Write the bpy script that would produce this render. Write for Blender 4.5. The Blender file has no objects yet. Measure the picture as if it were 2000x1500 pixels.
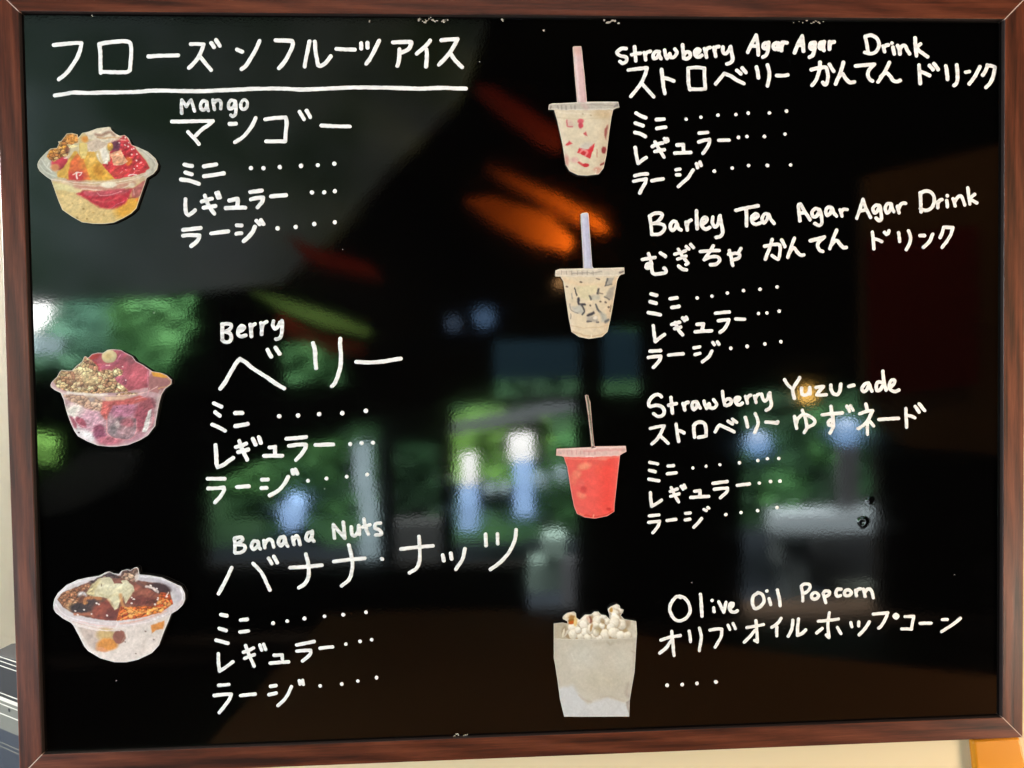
import bpy, bmesh, math, random
import numpy as np
from mathutils import Vector, Matrix, noise as mnoise
from mathutils.geometry import delaunay_2d_cdt

S = bpy.context.scene
COL = S.collection
random.seed(7)
RNG = np.random.default_rng(11)

# ------------------------------------------------------------------ camera
ZC = 1.6                                     # height of the middle of the board above the floor (m)
CAM = np.array([-0.052849, -0.691204, ZC + 0.015923])
RR = np.array([[0.99864338, -0.05005579, -0.01434649],
               [-0.01571398, -0.02703369, -0.99951101],
               [0.04964347, 0.99838049, -0.02778360]])
FPX = 1500.0
cd = bpy.data.cameras.new('camera')
cam = bpy.data.objects.new('camera', cd)
COL.objects.link(cam)
r0, r1, r2 = Vector(RR[0]), -Vector(RR[1]), -Vector(RR[2])
M = Matrix((r0, r1, r2)).transposed().to_4x4()
M.translation = Vector(CAM)
cam.matrix_world = M
cd.sensor_width = 36.0
cd.lens = FPX / 2000 * 36.0
cd.clip_start = 0.01
cd.clip_end = 200
S.camera = cam

# ------------------------------------------------------------------ world, exposure
w = bpy.data.worlds.new('World')
S.world = w
w.use_nodes = True
w.node_tree.nodes['Background'].inputs[0].default_value = (0.55, 0.68, 0.9, 1)
w.node_tree.nodes['Background'].inputs[1].default_value = 0.10
S.view_settings.view_transform = 'Standard'
S.view_settings.look = 'None'
S.view_settings.exposure = 0
S.view_settings.gamma = 1
S.render.engine = 'CYCLES'
S.cycles.use_denoising = True
S.cycles.max_bounces = 6
S.cycles.sample_clamp_indirect = 8

# ------------------------------------------------------------------ lamps
def area(name, loc, target, sx, sy, power, col):
    l = bpy.data.lights.new(name, 'AREA')
    l.shape = 'RECTANGLE'
    l.size, l.size_y, l.energy, l.color = sx, sy, power, col
    o = bpy.data.objects.new(name, l)
    COL.objects.link(o)
    o.location = loc
    d = Vector(target) - Vector(loc)
    o.rotation_euler = d.to_track_quat('-Z', 'Y').to_euler()
    return o

area('daylight_lamp', (-2.6, -1.25, 1.55), (-0.1, 0, 1.5), 0.9, 1.3, 52, (0.88, 0.95, 1.0))
area('ceiling_lamp', (0.1, -0.75, 2.8), (0.05, 0, 1.5), 1.2, 0.25, 10.5, (1.0, 0.93, 0.84))
area('warm_lamp', (1.75, -0.8, 1.7), (0.35, 0, 1.5), 0.3, 0.8, 18, (1.0, 0.62, 0.34))
area('warm_low_fill', (1.45, -0.7, 0.97), (0.2, 0, 1.3), 0.4, 0.12, 17, (1.0, 0.84, 0.66))  # added fill for the lower right of the board
area('cool_low_fill', (-1.5, -0.7, 0.97), (-0.1, 0, 1.3), 0.4, 0.12, 13, (0.92, 0.96, 1.0))  # added fill for the lower left of the board
area('alcove_fill', (-1.1, 0.06, 1.9), (-0.75, 0.62, 1.45), 0.3, 0.3, 55, (1.0, 0.97, 0.92))  # added to brighten the wall strip left of the frame
area('outdoor_daylight', (0.0, -4.45, 5.6), (0.0, -8.0, 1.2), 12.0, 2.0, 38000, (1.0, 0.98, 0.93))

# ------------------------------------------------------------------ pixel -> place
def rays(px, py):
    px = np.asarray(px, float); py = np.asarray(py, float)
    d = np.stack([(px - 1000) / FPX, (py - 750) / FPX, np.ones_like(px)], -1)
    return d @ RR
def onplane(px, py, y):
    d = rays(px, py)
    t = (y - CAM[1]) / d[..., 1]
    return CAM + d * t[..., None]
YP = 0.0044                                    # panel face; frame face is y = 0
def refl(px, py, y):
    """the point of the room, at depth y, that the glossy panel mirrors at this pixel"""
    d = rays(px, py)
    p = onplane(px, py, YP)
    d = d * np.array([1, -1, 1])
    t = (y - YP) / d[..., 1]
    return p + d * t[..., None]

# ------------------------------------------------------------------ object helpers
def link(name, me, parent=None, loc=None):
    o = bpy.data.objects.new(name, me)
    COL.objects.link(o)
    if loc is not None: o.location = loc
    if parent is not None: o.parent = parent
    return o
def mesh(name, verts, faces, mat, parent=None, smooth=False, origin=None):
    v = np.asarray(verts, float)
    if parent is not None:
        org = np.zeros(3)
        v = v - np.array(WORLD[parent.name])
    else:
        org = v.mean(0) if origin is None else np.array(origin)
        v = v - org
    me = bpy.data.meshes.new(name)
    me.from_pydata(v.tolist(), [], faces)
    me.update()
    for m in (mat if isinstance(mat, (list, tuple)) else [mat]):
        me.materials.append(m)
    if smooth:
        me.polygons.foreach_set('use_smooth', [True] * len(me.polygons))
    o = link(name, me, parent, None if parent is not None else Vector(org))
    WORLD[o.name] = tuple(org if parent is None else WORLD[parent.name])
    return o
WORLD = {}
def thing(name, loc, label, cat, group=None):
    o = link(name, None, None, loc)
    WORLD[o.name] = tuple(loc)
    return tag(o, label, cat, group)
def tag(o, label=None, cat=None, group=None, kind=None):
    if label: o['label'] = label
    if cat: o['category'] = cat
    if group: o['group'] = group
    if kind: o['kind'] = kind
    return o
def boxvf(x0, x1, y0, y1, z0, z1):
    v = [(x, y, z) for x in (x0, x1) for y in (y0, y1) for z in (z0, z1)]
    f = [(0, 1, 3, 2), (4, 6, 7, 5), (0, 4, 5, 1), (2, 3, 7, 6), (0, 2, 6, 4), (1, 5, 7, 3)]
    return v, f
def bevel(o, wdt, seg=2):
    b = o.modifiers.new('bevel', 'BEVEL')
    b.width = wdt; b.segments = seg; b.limit_method = 'ANGLE'
    return o
def prismvf(front, back):
    n = len(front)
    v = [tuple(p) for p in front] + [tuple(p) for p in back]
    f = [tuple(range(n)), tuple(range(2 * n - 1, n - 1, -1))]
    f += [(i, i + n, (i + 1) % n + n, (i + 1) % n) for i in range(n)]
    return v, f
def fixn(o):
    bm = bmesh.new(); bm.from_mesh(o.data)
    bmesh.ops.recalc_face_normals(bm, faces=bm.faces)
    bm.to_mesh(o.data); bm.free()
    return o

# ------------------------------------------------------------------ materials
def lin(c):
    c = np.asarray(c, float) / 255.0
    return np.where(c <= 0.04045, c / 12.92, ((c + 0.055) / 1.055) ** 2.4)
def new_mat(name):
    m = bpy.data.materials.new(name); m.use_nodes = True
    nt = m.node_tree
    return m, nt, nt.nodes['Principled BSDF'], nt.nodes, nt.links
def simple(name, col, rough=0.5, spec=0.5, metal=0.0, vary=0.12, scale=30.0):
    m, nt, b, N, L = new_mat(name)
    no = N.new('ShaderNodeTexNoise'); no.inputs['Scale'].default_value = scale; no.inputs['Detail'].default_value = 5
    tc = N.new('ShaderNodeTexCoord'); L.new(tc.outputs['Object'], no.inputs['Vector'])
    mx = N.new('ShaderNodeMix'); mx.data_type = 'RGBA'
    L.new(no.outputs['Fac'], mx.inputs['Factor'])
    mx.inputs['A'].default_value = (*[c * (1 - vary) for c in col], 1)
    mx.inputs['B'].default_value = (*[min(1, c * (1 + vary)) for c in col], 1)
    L.new(mx.outputs['Result'], b.inputs['Base Color'])
    b.inputs['Roughness'].default_value = rough
    b.inputs['Specular IOR Level'].default_value = spec
    b.inputs['Metallic'].default_value = metal
    return m
def glow(name, col, strength):
    m, nt, b, N, L = new_mat(name)
    b.inputs['Base Color'].default_value = (0.03, 0.03, 0.03, 1)
    b.inputs['Emission Color'].default_value = (*col, 1)
    b.inputs['Emission Strength'].default_value = strength
    return m
def wood(name, axis):
    m, nt, b, N, L = new_mat(name)
    tc = N.new('ShaderNodeTexCoord')
    mp = N.new('ShaderNodeMapping')
    st = [150.0, 150.0, 150.0]; st['xyz'.index(axis)] = 5.0
    mp.inputs['Scale'].default_value = st
    L.new(tc.outputs['Object'], mp.inputs['Vector'])
    n1 = N.new('ShaderNodeTexNoise'); n1.inputs['Scale'].default_value = 1.0; n1.inputs['Detail'].default_value = 6; n1.inputs['Distortion'].default_value = 0.6
    L.new(mp.outputs['Vector'], n1.inputs['Vector'])
    mp2 = N.new('ShaderNodeMapping')
    st2 = [900.0, 900.0, 900.0]; st2['xyz'.index(axis)] = 60.0
    mp2.inputs['Scale'].default_value = st2
    L.new(tc.outputs['Object'], mp2.inputs['Vector'])
    n2 = N.new('ShaderNodeTexNoise'); n2.inputs['Scale'].default_value = 1.0; n2.inputs['Detail'].default_value = 3
    L.new(mp2.outputs['Vector'], n2.inputs['Vector'])
    ad = N.new('ShaderNodeMath'); ad.operation = 'MULTIPLY_ADD'; ad.inputs[1].default_value = 0.35
    L.new(n2.outputs['Fac'], ad.inputs[0]); L.new(n1.outputs['Fac'], ad.inputs[2])
    mp3 = N.new('ShaderNodeMapping')
    st3 = [62.0, 62.0, 62.0]; st3['xyz'.index(axis)] = 9.0
    mp3.inputs['Scale'].default_value = st3
    L.new(tc.outputs['Object'], mp3.inputs['Vector'])
    n3 = N.new('ShaderNodeTexWave'); n3.inputs['Scale'].default_value = 0.55; n3.inputs['Distortion'].default_value = 7.0; n3.inputs['Detail'].default_value = 3; n3.inputs['Detail Scale'].default_value = 0.7
    n3.bands_direction = 'DIAGONAL'; n3.wave_profile = 'SIN'
    L.new(mp3.outputs['Vector'], n3.inputs['Vector'])
    ad2 = N.new('ShaderNodeMath'); ad2.operation = 'MULTIPLY_ADD'; ad2.inputs[1].default_value = 0.15; ad2.inputs[2].default_value = -0.075
    L.new(n3.outputs['Fac'], ad2.inputs[0])
    ad3 = N.new('ShaderNodeMath'); ad3.operation = 'ADD'
    L.new(ad.outputs[0], ad3.inputs[0]); L.new(ad2.outputs[0], ad3.inputs[1]); ad = ad3
    cr = N.new('ShaderNodeValToRGB')
    e = cr.color_ramp.elements
    e[0].position = 0.42; e[0].color = (0.020, 0.0045, 0.0022, 1)
    e[1].position = 0.95; e[1].color = (0.155, 0.042, 0.019, 1)
    x = e.new(0.66); x.color = (0.076, 0.0175, 0.0075, 1)
    L.new(ad.outputs[0], cr.inputs['Fac'])
    L.new(cr.outputs['Color'], b.inputs['Base Color'])
    bp = N.new('ShaderNodeBump'); bp.inputs['Strength'].default_value = 0.35; bp.inputs['Distance'].default_value = 0.0004
    L.new(ad.outputs[0], bp.inputs['Height']); L.new(bp.outputs['Normal'], b.inputs['Normal'])
    b.inputs['Roughness'].default_value = 0.42
    b.inputs['Coat Weight'].default_value = 0.18; b.inputs['Coat Roughness'].default_value = 0.24
    b.inputs['Specular IOR Level'].default_value = 0.3
    return m
M_WX, M_WZ = wood('mahogany_along', 'x'), wood('mahogany_upright', 'z')
M_SEAM = simple('pale_seam', (0.55, 0.40, 0.34), 0.6)
M_LIPSHADE = simple('shaded_inner_edge', (0.022, 0.015, 0.014), 0.4)

def panel_mat():
    m, nt, b, N, L = new_mat('glossy_black')
    tc = N.new('ShaderNodeTexCoord')
    b.inputs['Base Color'].default_value = (0.0007, 0.0007, 0.0008, 1)
    b.inputs['Roughness'].default_value = 0.06
    b.inputs['IOR'].default_value = 1.5
    b.inputs['Specular IOR Level'].default_value = 0.75
    n1 = N.new('ShaderNodeTexNoise'); n1.inputs['Scale'].default_value = 470; n1.inputs['Detail'].default_value = 2.0
    n2 = N.new('ShaderNodeTexNoise'); n2.inputs['Scale'].default_value = 60; n2.inputs['Detail'].default_value = 1
    for n in (n1, n2): L.new(tc.outputs['Object'], n.inputs['Vector'])
    b1 = N.new('ShaderNodeBump'); b1.inputs['Strength'].default_value = 1; b1.inputs['Distance'].default_value = 0.000012
    b2 = N.new('ShaderNodeBump'); b2.inputs['Strength'].default_value = 1; b2.inputs['Distance'].default_value = 0.000006
    L.new(n1.outputs['Fac'], b1.inputs['Height']); L.new(n2.outputs['Fac'], b2.inputs['Height'])
    L.new(b1.outputs['Normal'], b2.inputs['Normal']); L.new(b2.outputs['Normal'], b.inputs['Normal'])
    # wiped smudges: slightly duller streaks
    mp = N.new('ShaderNodeMapping'); mp.inputs['Rotation'].default_value = (0, 0.7, 0); mp.inputs['Scale'].default_value = (3.0, 3.0, 11.0)
    L.new(tc.outputs['Object'], mp.inputs['Vector'])
    sm = N.new('ShaderNodeTexNoise'); sm.inputs['Scale'].default_value = 3.2; sm.inputs['Detail'].default_value = 7; sm.inputs['Roughness'].default_value = 0.62
    L.new(mp.outputs['Vector'], sm.inputs['Vector'])
    rm = N.new('ShaderNodeMapRange'); rm.inputs['From Min'].default_value = 0.45; rm.inputs['From Max'].default_value = 0.75
    rm.inputs['To Min'].default_value = 0.046; rm.inputs['To Max'].default_value = 0.078
    L.new(sm.outputs['Fac'], rm.inputs['Value']); L.new(rm.outputs[0], b.inputs['Roughness'])
    # dust specks
    vo = N.new('ShaderNodeTexVoronoi'); vo.inputs['Scale'].default_value = 48
    L.new(tc.outputs['Object'], vo.inputs['Vector'])
    lt = N.new('ShaderNodeMath'); lt.operation = 'LESS_THAN'; lt.inputs[1].default_value = 0.030
    L.new(vo.outputs['Distance'], lt.inputs[0])
    gt = N.new('ShaderNodeMath'); gt.operation = 'GREATER_THAN'; gt.inputs[1].default_value = 0.93
    sp = N.new('ShaderNodeSeparateColor'); L.new(vo.outputs['Color'], sp.inputs[0]); L.new(sp.outputs[0], gt.inputs[0])
    mu = N.new('ShaderNodeMath'); mu.operation = 'MULTIPLY'; L.new(lt.outputs[0], mu.inputs[0]); L.new(gt.outputs[0], mu.inputs[1])
    mx = N.new('ShaderNodeMix'); mx.data_type = 'RGBA'; L.new(mu.outputs[0], mx.inputs['Factor'])
    mx.inputs['A'].default_value = (0.0007, 0.0007, 0.0008, 1); mx.inputs['B'].default_value = (0.25, 0.25, 0.25, 1)
    L.new(mx.outputs['Result'], b.inputs['Base Color'])
    return m
M_PANEL = panel_mat()

def chalk_mat():
    m, nt, b, N, L = new_mat('white_paint_marker')
    at = N.new('ShaderNodeAttribute'); at.attribute_name = 'ink'
    tc = N.new('ShaderNodeTexCoord')
    mpk = N.new('ShaderNodeMapping'); mpk.inputs['Rotation'].default_value = (0, 0.9, 0); mpk.inputs['Scale'].default_value = (0.55, 1, 2.2); L.new(tc.outputs['Object'], mpk.inputs['Vector'])
    no = N.new('ShaderNodeTexNoise'); no.inputs['Scale'].default_value = 130; no.inputs['Detail'].default_value = 3
    L.new(mpk.outputs['Vector'], no.inputs['Vector'])
    mr = N.new('ShaderNodeMapRange'); mr.inputs['From Min'].default_value = 0.38; mr.inputs['From Max'].default_value = 0.68
    L.new(no.outputs['Fac'], mr.inputs['Value'])
    mu = N.new('ShaderNodeMath'); mu.operation = 'MULTIPLY'
    L.new(mr.outputs[0], mu.inputs[0]); L.new(at.outputs['Fac'], mu.inputs[1])
    mx = N.new('ShaderNodeMix'); mx.data_type = 'RGBA'; L.new(mu.outputs[0], mx.inputs['Factor'])
    mx.inputs['A'].default_value = (0.85, 0.875, 0.90, 1); mx.inputs['B'].default_value = (0.24, 0.26, 0.27, 1)
    L.new(mx.outputs['Result'], b.inputs['Base Color'])
    b.inputs['Roughness'].default_value = 0.6; b.inputs['Specular IOR Level'].default_value = 0.2
    return m
M_INK = chalk_mat()

def print_mat():
    m, nt, b, N, L = new_mat('printed_paper')
    at = N.new('ShaderNodeAttribute'); at.attribute_name = 'print'
    L.new(at.outputs['Color'], b.inputs['Base Color'])
    b.inputs['Roughness'].default_value = 0.5; b.inputs['Specular IOR Level'].default_value = 0.25
    return m
M_PRINT = print_mat()
M_BACK = simple('dark_magnet_backing', (0.012, 0.012, 0.013), 0.6, 0.2)

# ------------------------------------------------------------------ walls around the board
M_WALL = simple('cream_plaster', (0.74, 0.64, 0.44), 0.8, 0.2, vary=0.03, scale=12)
M_WALL2 = simple('white_plaster', (0.80, 0.79, 0.76), 0.8, 0.2, vary=0.03, scale=9)
v, f = boxvf(-0.452, 1.4, 0.0256, 0.25, 0.0, 2.9)
tag(mesh('wall', v, f, M_WALL), kind='structure')
v, f = boxvf(-3.2, -0.452, 0.62, 0.72, 0.0, 2.9)
tag(mesh('alcove_wall', v, f, M_WALL2), kind='structure')
v, f = boxvf(-0.80, -0.7875, 0.42, 0.6195, 0.0, 2.9)
tag(mesh('alcove_trim', v, f, M_WALL2), kind='structure')

# ------------------------------------------------------------------ the place the glossy panel mirrors: dark shop, shop front, greenery outside
M_DARK = simple('dark_timber', (0.010, 0.009, 0.008), 0.85, 0.1)
M_FLOOR = simple('brown_floor', (0.040, 0.024, 0.014), 0.6, 0.2, scale=3)
YF = -4.0
def solid(name, pts, y, depth, mat, label=None, cat=None, kind=None, group=None, parent=None):
    """a real body: the outline at distance y, extruded away from the board"""
    P = np.array(pts, float)
    F = refl(P[:, 0], P[:, 1], y); B = F.copy(); B[:, 1] -= depth
    v, f = prismvf(F, B)
    o = fixn(mesh(name, v, f, mat, parent))
    if label or kind: tag(o, label, cat, group, kind)
    return o
# shell
v, f = boxvf(-7, 7, -4.3, 0.9, -0.1, 0.0); tag(mesh('floor', v, f, M_FLOOR), kind='structure')
v, f = boxvf(-7, 7, -4.12, 0.9, 3.3, 3.4); tag(mesh('ceiling', v, f, M_DARK), kind='structure')
v, f = boxvf(-7.1, -7.0, -4.12, 0.9, 0.0, 3.3); tag(mesh('side_wall', v, f, M_DARK), kind='structure')
v, f = boxvf(7.0, 7.1, -4.12, 0.9, 0.0, 3.3); tag(mesh('side_wall', v, f, M_DARK), kind='structure')
v, f = boxvf(-7, 7, 0.75, 0.9, 0.0, 3.3); tag(mesh('rear_wall', v, f, M_DARK), kind='structure')
def rect(x0, y0, x1, y1):
    a = refl(x0, y0, YF); b = refl(x1, y1, YF)
    return (min(a[0], b[0]), max(0.0, min(a[2], b[2])), max(a[0], b[0]), min(3.3, max(a[2], b[2])))
OPEN = [rect(-200, 560, 400, 740), rect(-60, 850, 112, 910), rect(395, 835, 742, 1100), rect(766, 865, 862, 1105), rect(884, 790, 1130, 1100), rect(1030, 1045, 1127, 1196),
        rect(1450, 765, 1722, 1225), rect(965, 665, 1135, 775), rect(1178, 640, 1255, 770), rect(545, 672, 668, 748)]
xs = sorted({-7.0, 7.0, *[o[0] for o in OPEN], *[o[2] for o in OPEN]}); zs = sorted({0.0, 3.3, *[o[1] for o in OPEN], *[o[3] for o in OPEN]})
xs = [x for x in xs if -7 <= x <= 7]; zs = [z for z in zs if 0 <= z <= 3.3]
vv, ff = [], []
for xa, xb in zip(xs[:-1], xs[1:]):
    for za, zb in zip(zs[:-1], zs[1:]):
        cx, cz = (xa + xb) / 2, (za + zb) / 2
        if any(o[0] < cx < o[2] and o[1] < cz < o[3] for o in OPEN): continue
        v, f = boxvf(xa, xb, YF - 0.12, YF, za, zb)
        b0 = len(vv); vv += v; ff += [tuple(q + b0 for q in k) for k in f]
tag(mesh('shop_front_wall', vv, ff, M_DARK), kind='structure')
v, f = boxvf(-25, 25, -30, -4.3, -1.05, -0.95)
M_PAVE = simple('grey_pavement', (0.013, 0.018, 0.026), 0.8, 0.2, scale=2)
tag(mesh('pavement', v, f, M_PAVE), kind='structure')

# greenery: leaves in a volume, a planted bank behind them
def leaf_mat(name, c0, c1):
    m, nt, b, N, L = new_mat(name)
    tc = N.new('ShaderNodeTexCoord'); no = N.new('ShaderNodeTexNoise'); no.inputs['Scale'].default_value = 1.6; no.inputs['Detail'].default_value = 4
    L.new(tc.outputs['Object'], no.inputs['Vector'])
    cr = N.new('ShaderNodeValToRGB'); cr.color_ramp.elements[0].position = 0.35; cr.color_ramp.elements[1].position = 0.68
    cr.color_ramp.elements[0].color = (*c0, 1); cr.color_ramp.elements[1].color = (*c1, 1)
    L.new(no.outputs['Fac'], cr.inputs['Fac']); L.new(cr.outputs['Color'], b.inputs['Base Color'])
    b.inputs['Roughness'].default_value = 0.7; b.inputs['Specular IOR Level'].default_value = 0.15
    return m
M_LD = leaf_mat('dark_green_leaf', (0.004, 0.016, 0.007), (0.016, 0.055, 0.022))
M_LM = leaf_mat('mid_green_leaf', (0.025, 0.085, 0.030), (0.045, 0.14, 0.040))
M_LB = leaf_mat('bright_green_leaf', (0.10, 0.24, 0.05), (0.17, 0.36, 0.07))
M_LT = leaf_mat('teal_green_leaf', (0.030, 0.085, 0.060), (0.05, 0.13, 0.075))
def foliage(name, pts, y, depth, n, size, mat, label, cat):
    P = np.array(pts, float)
    vv, ff = [], []
    tries = 0
    x0, y0 = P.min(0); x1, y1 = P.max(0)
    while len(ff) < n and tries < n * 12:
        tries += 1
        px, py = random.uniform(x0, x1), random.uniform(y0, y1)
        ins = False
        for (ax, ay), (bx, by) in zip(P, np.roll(P, -1, 0)):
            if (ay > py) != (by > py) and px < (bx - ax) * (py - ay) / (by - ay) + ax: ins = not ins
        if not ins: continue
        c = Vector(refl(px, py, y - random.random() * depth))
        q = Matrix.Rotation(random.uniform(-0.5, 0.3), 3, 'X') @ Matrix.Rotation(random.uniform(-0.5, 0.5), 3, 'Z')
        s = size * random.uniform(0.6, 1.3)
        b0 = len(vv)
        for u, w_ in ((-1, 0), (0, -0.55), (1, 0), (0, 0.55)):
            a = random.random() * 0.2
            vv.append(tuple(c + q @ Vector((u * s, 0.1 * s * a, w_ * s + 0.2 * u * s))))
        ff.append((b0, b0 + 1, b0 + 2, b0 + 3))
    o = mesh(name, vv, ff, mat)
    return tag(o, label, cat)
rr = random.Random(3)
vv, ff = [], []
nx, nz = 60, 24
for j in range(nz + 1):
    for i in range(nx + 1):
        vv.append((-16 + 32 * i / nx, -10.5 - 0.12 * j + rr.uniform(-0.35, 0.35), -0.95 + 8 * j / nz))
for j in range(nz):
    for i in range(nx):
        a = j * (nx + 1) + i; ff.append((a, a + 1, a + nx + 2, a + nx + 1))
tag(mesh('hill', vv, ff, leaf_mat('bank_green', (0.010, 0.035, 0.014), (0.022, 0.065, 0.024))), kind='structure')
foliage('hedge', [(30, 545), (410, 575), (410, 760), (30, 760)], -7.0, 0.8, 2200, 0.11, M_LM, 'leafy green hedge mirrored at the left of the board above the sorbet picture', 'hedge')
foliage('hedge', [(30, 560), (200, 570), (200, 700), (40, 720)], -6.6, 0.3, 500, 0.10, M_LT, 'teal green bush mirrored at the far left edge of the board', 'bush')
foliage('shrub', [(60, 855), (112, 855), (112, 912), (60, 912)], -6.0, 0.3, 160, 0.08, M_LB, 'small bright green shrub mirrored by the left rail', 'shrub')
solid('dark_cover', [(385, 825), (700, 825), (640, 858), (560, 882), (400, 952), (385, 960)], -3.8, 0.1, M_DARK, 'dark sloping cover added to black out the view mirrored above the word for large under berry', 'awning')  # added cover that darkens the mirrored view over the greenery
solid('dark_occluder', [(405, 545), (440, 545), (440, 770), (318, 770), (332, 715), (352, 672), (384, 640), (372, 600)], -3.8, 0.1, M_DARK, 'dark leaning shape added to block the view mirrored right of the green hedge', 'cabinet')  # added occluder that trims the end of the mirrored hedge
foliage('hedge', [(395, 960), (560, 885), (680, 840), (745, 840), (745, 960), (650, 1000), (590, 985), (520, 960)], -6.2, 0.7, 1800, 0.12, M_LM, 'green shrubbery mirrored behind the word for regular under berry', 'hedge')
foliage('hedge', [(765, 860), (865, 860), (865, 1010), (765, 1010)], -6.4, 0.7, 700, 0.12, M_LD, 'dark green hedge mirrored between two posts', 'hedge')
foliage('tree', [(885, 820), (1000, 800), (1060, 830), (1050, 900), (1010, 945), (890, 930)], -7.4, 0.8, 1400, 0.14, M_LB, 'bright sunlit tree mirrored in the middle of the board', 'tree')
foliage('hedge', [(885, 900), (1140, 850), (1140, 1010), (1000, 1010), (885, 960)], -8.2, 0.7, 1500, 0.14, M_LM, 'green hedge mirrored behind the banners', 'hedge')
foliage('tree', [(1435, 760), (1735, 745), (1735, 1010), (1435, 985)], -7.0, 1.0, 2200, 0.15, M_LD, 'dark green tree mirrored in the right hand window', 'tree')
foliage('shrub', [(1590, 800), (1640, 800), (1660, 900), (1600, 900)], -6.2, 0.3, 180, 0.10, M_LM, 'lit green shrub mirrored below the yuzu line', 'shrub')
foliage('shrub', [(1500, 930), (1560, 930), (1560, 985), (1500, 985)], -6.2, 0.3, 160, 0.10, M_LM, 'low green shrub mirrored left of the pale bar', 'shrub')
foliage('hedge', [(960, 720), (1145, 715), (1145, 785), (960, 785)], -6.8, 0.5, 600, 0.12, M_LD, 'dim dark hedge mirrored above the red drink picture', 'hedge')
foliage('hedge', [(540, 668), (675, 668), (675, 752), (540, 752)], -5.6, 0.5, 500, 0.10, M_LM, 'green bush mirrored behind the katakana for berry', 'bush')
# pale things outside
M_WHITE = simple('white_cloth', (0.78, 0.80, 0.82), 0.8, 0.1, vary=0.05, scale=3)
M_BLUEC = simple('blue_cloth', (0.26, 0.42, 0.88), 0.8, 0.1, vary=0.5, scale=7)
M_PALE = simple('pale_blue_paint', (0.22, 0.30, 0.34), 0.7, 0.2, vary=0.25, scale=4)
M_GREYT = simple('grey_green_paint', (0.13, 0.19, 0.17), 0.7, 0.2, vary=0.3, scale=3)
M_BLUEG = simple('blue_glass', (0.001, 0.006, 0.010), 0.3, 0.5)
def banner(pts_top, pts_low, label):
    P = refl(np.array([p[0] for p in pts_top]), np.array([p[1] for p in pts_top]), -5.6)
    t = thing('banner', tuple(P.mean(0)), label, 'banner', 'banners mirrored in the middle of the board')
    solid('upper_cloth', pts_top, -5.6, 0.02, M_WHITE, parent=t); solid('lower_cloth', pts_low, -5.6, 0.02, M_BLUEC, parent=t)
banner([(902, 888), (930, 885), (932, 945), (902, 948)], [(898, 950), (934, 947), (934, 1035), (898, 1038)], 'shorter white and blue banner mirrored right of the post')
banner([(994, 850), (1040, 845), (1042, 896), (996, 900)], [(1004, 901), (1040, 897), (1042, 1008), (1006, 1010)], 'taller white and blue banner mirrored left of the red drink')
solid('glare_panel', [(40, 575), (100, 578), (88, 630), (66, 650), (40, 650)], -6.0, 0.05, M_WHITE, 'bright white panel added for the window glare mirrored at the far left edge', 'glare panel')  # white panel standing in for window glare
solid('pale_crate', [(50, 655), (74, 655), (66, 690), (50, 690)], -6.0, 0.4, M_PALE, 'pale crate mirrored below the white panel at the left edge', 'crate')
solid('pale_pillar', [(690, 868), (722, 868), (724, 935), (735, 1000), (738, 1100), (702, 1100), (704, 1000), (692, 940)], -5.8, 0.1, M_PALE, 'pale blue pillar mirrored beside the dark post', 'pillar')
solid('blue_tub', [(545, 990), (565, 970), (590, 985), (586, 1028), (565, 1040), (550, 1025)], -5.8, 0.2, M_BLUEC, 'small blue tub mirrored above the words Banana Nuts', 'tub')
solid('low_wall', [(766, 1025), (880, 1020), (880, 1105), (766, 1105)], -5.9, 0.3, simple('dull_wall', (0.014, 0.017, 0.018), 0.8), 'grey low wall mirrored behind the katakana for nuts', 'wall')
solid('bench', [(1040, 1100), (1108, 1095), (1104, 1152), (1036, 1158)], -5.5, 0.3, M_GREYT, 'pale grey green bench mirrored above the popcorn picture', 'bench')
solid('crate', [(1065, 1052), (1105, 1050), (1103, 1085), (1064, 1088)], -5.4, 0.3, M_GREYT, 'small grey crate mirrored above the bench', 'crate')
solid('narrow_post', [(1096, 1090), (1124, 1090), (1120, 1192), (1098, 1192)], -5.4, 0.05, simple('grey_metal_post', (0.07, 0.075, 0.085), 0.6), 'grey metal post mirrored above the popcorn', 'post')
for px, py, r in ((957, 957, 10), (985, 955, 10), (1055, 938, 13), (1098, 928, 13)):
    q = [(px + r * math.cos(a) * 1.2, py + r * math.sin(a)) for a in np.linspace(0, 2 * math.pi, 12, endpoint=False)]
    solid('flower_pot', q, -5.9, 0.1, M_PALE, 'small pale flower pot among those mirrored between and beside the banners', 'flower pot', group='pale flower pots')
# right window
solid('counter_bar', [(1520, 1006), (1716, 1000), (1716, 1038), (1520, 1042)], -5.6, 0.25, simple('pale_counter', (0.24, 0.29, 0.32), 0.6, vary=0.2, scale=5), 'pale bar counter mirrored across the right hand window', 'counter')
solid('grey_upright', [(1642, 860), (1676, 860), (1676, 1002), (1642, 1002)], -5.65, 0.08, simple('grey_upright', (0.035, 0.037, 0.042), 0.7), 'grey upright mirrored in the right hand window', 'upright')
solid('cabinet', [(1528, 1042), (1578, 1042), (1578, 1222), (1545, 1222), (1545, 1115), (1528, 1110)], -5.7, 0.3, simple('grey_cabinet', (0.032, 0.040, 0.043), 0.7, vary=0.3, scale=4), 'grey cabinet side mirrored under the pale bar', 'cabinet')
solid('dark_doors', [(1580, 1042), (1722, 1040), (1722, 1150), (1580, 1150)], -6.0, 0.3, simple('dark_blue_doors', (0.003, 0.005, 0.007), 0.7, vary=0.5, scale=3), 'dark blue doors mirrored under the pale bar', 'doors')
solid('stone_step', [(1646, 1150), (1724, 1146), (1724, 1190), (1646, 1192)], -5.8, 0.3, simple('grey_step', (0.050, 0.060, 0.050), 0.7), 'grey step mirrored above the word Popcorn', 'step')
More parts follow.
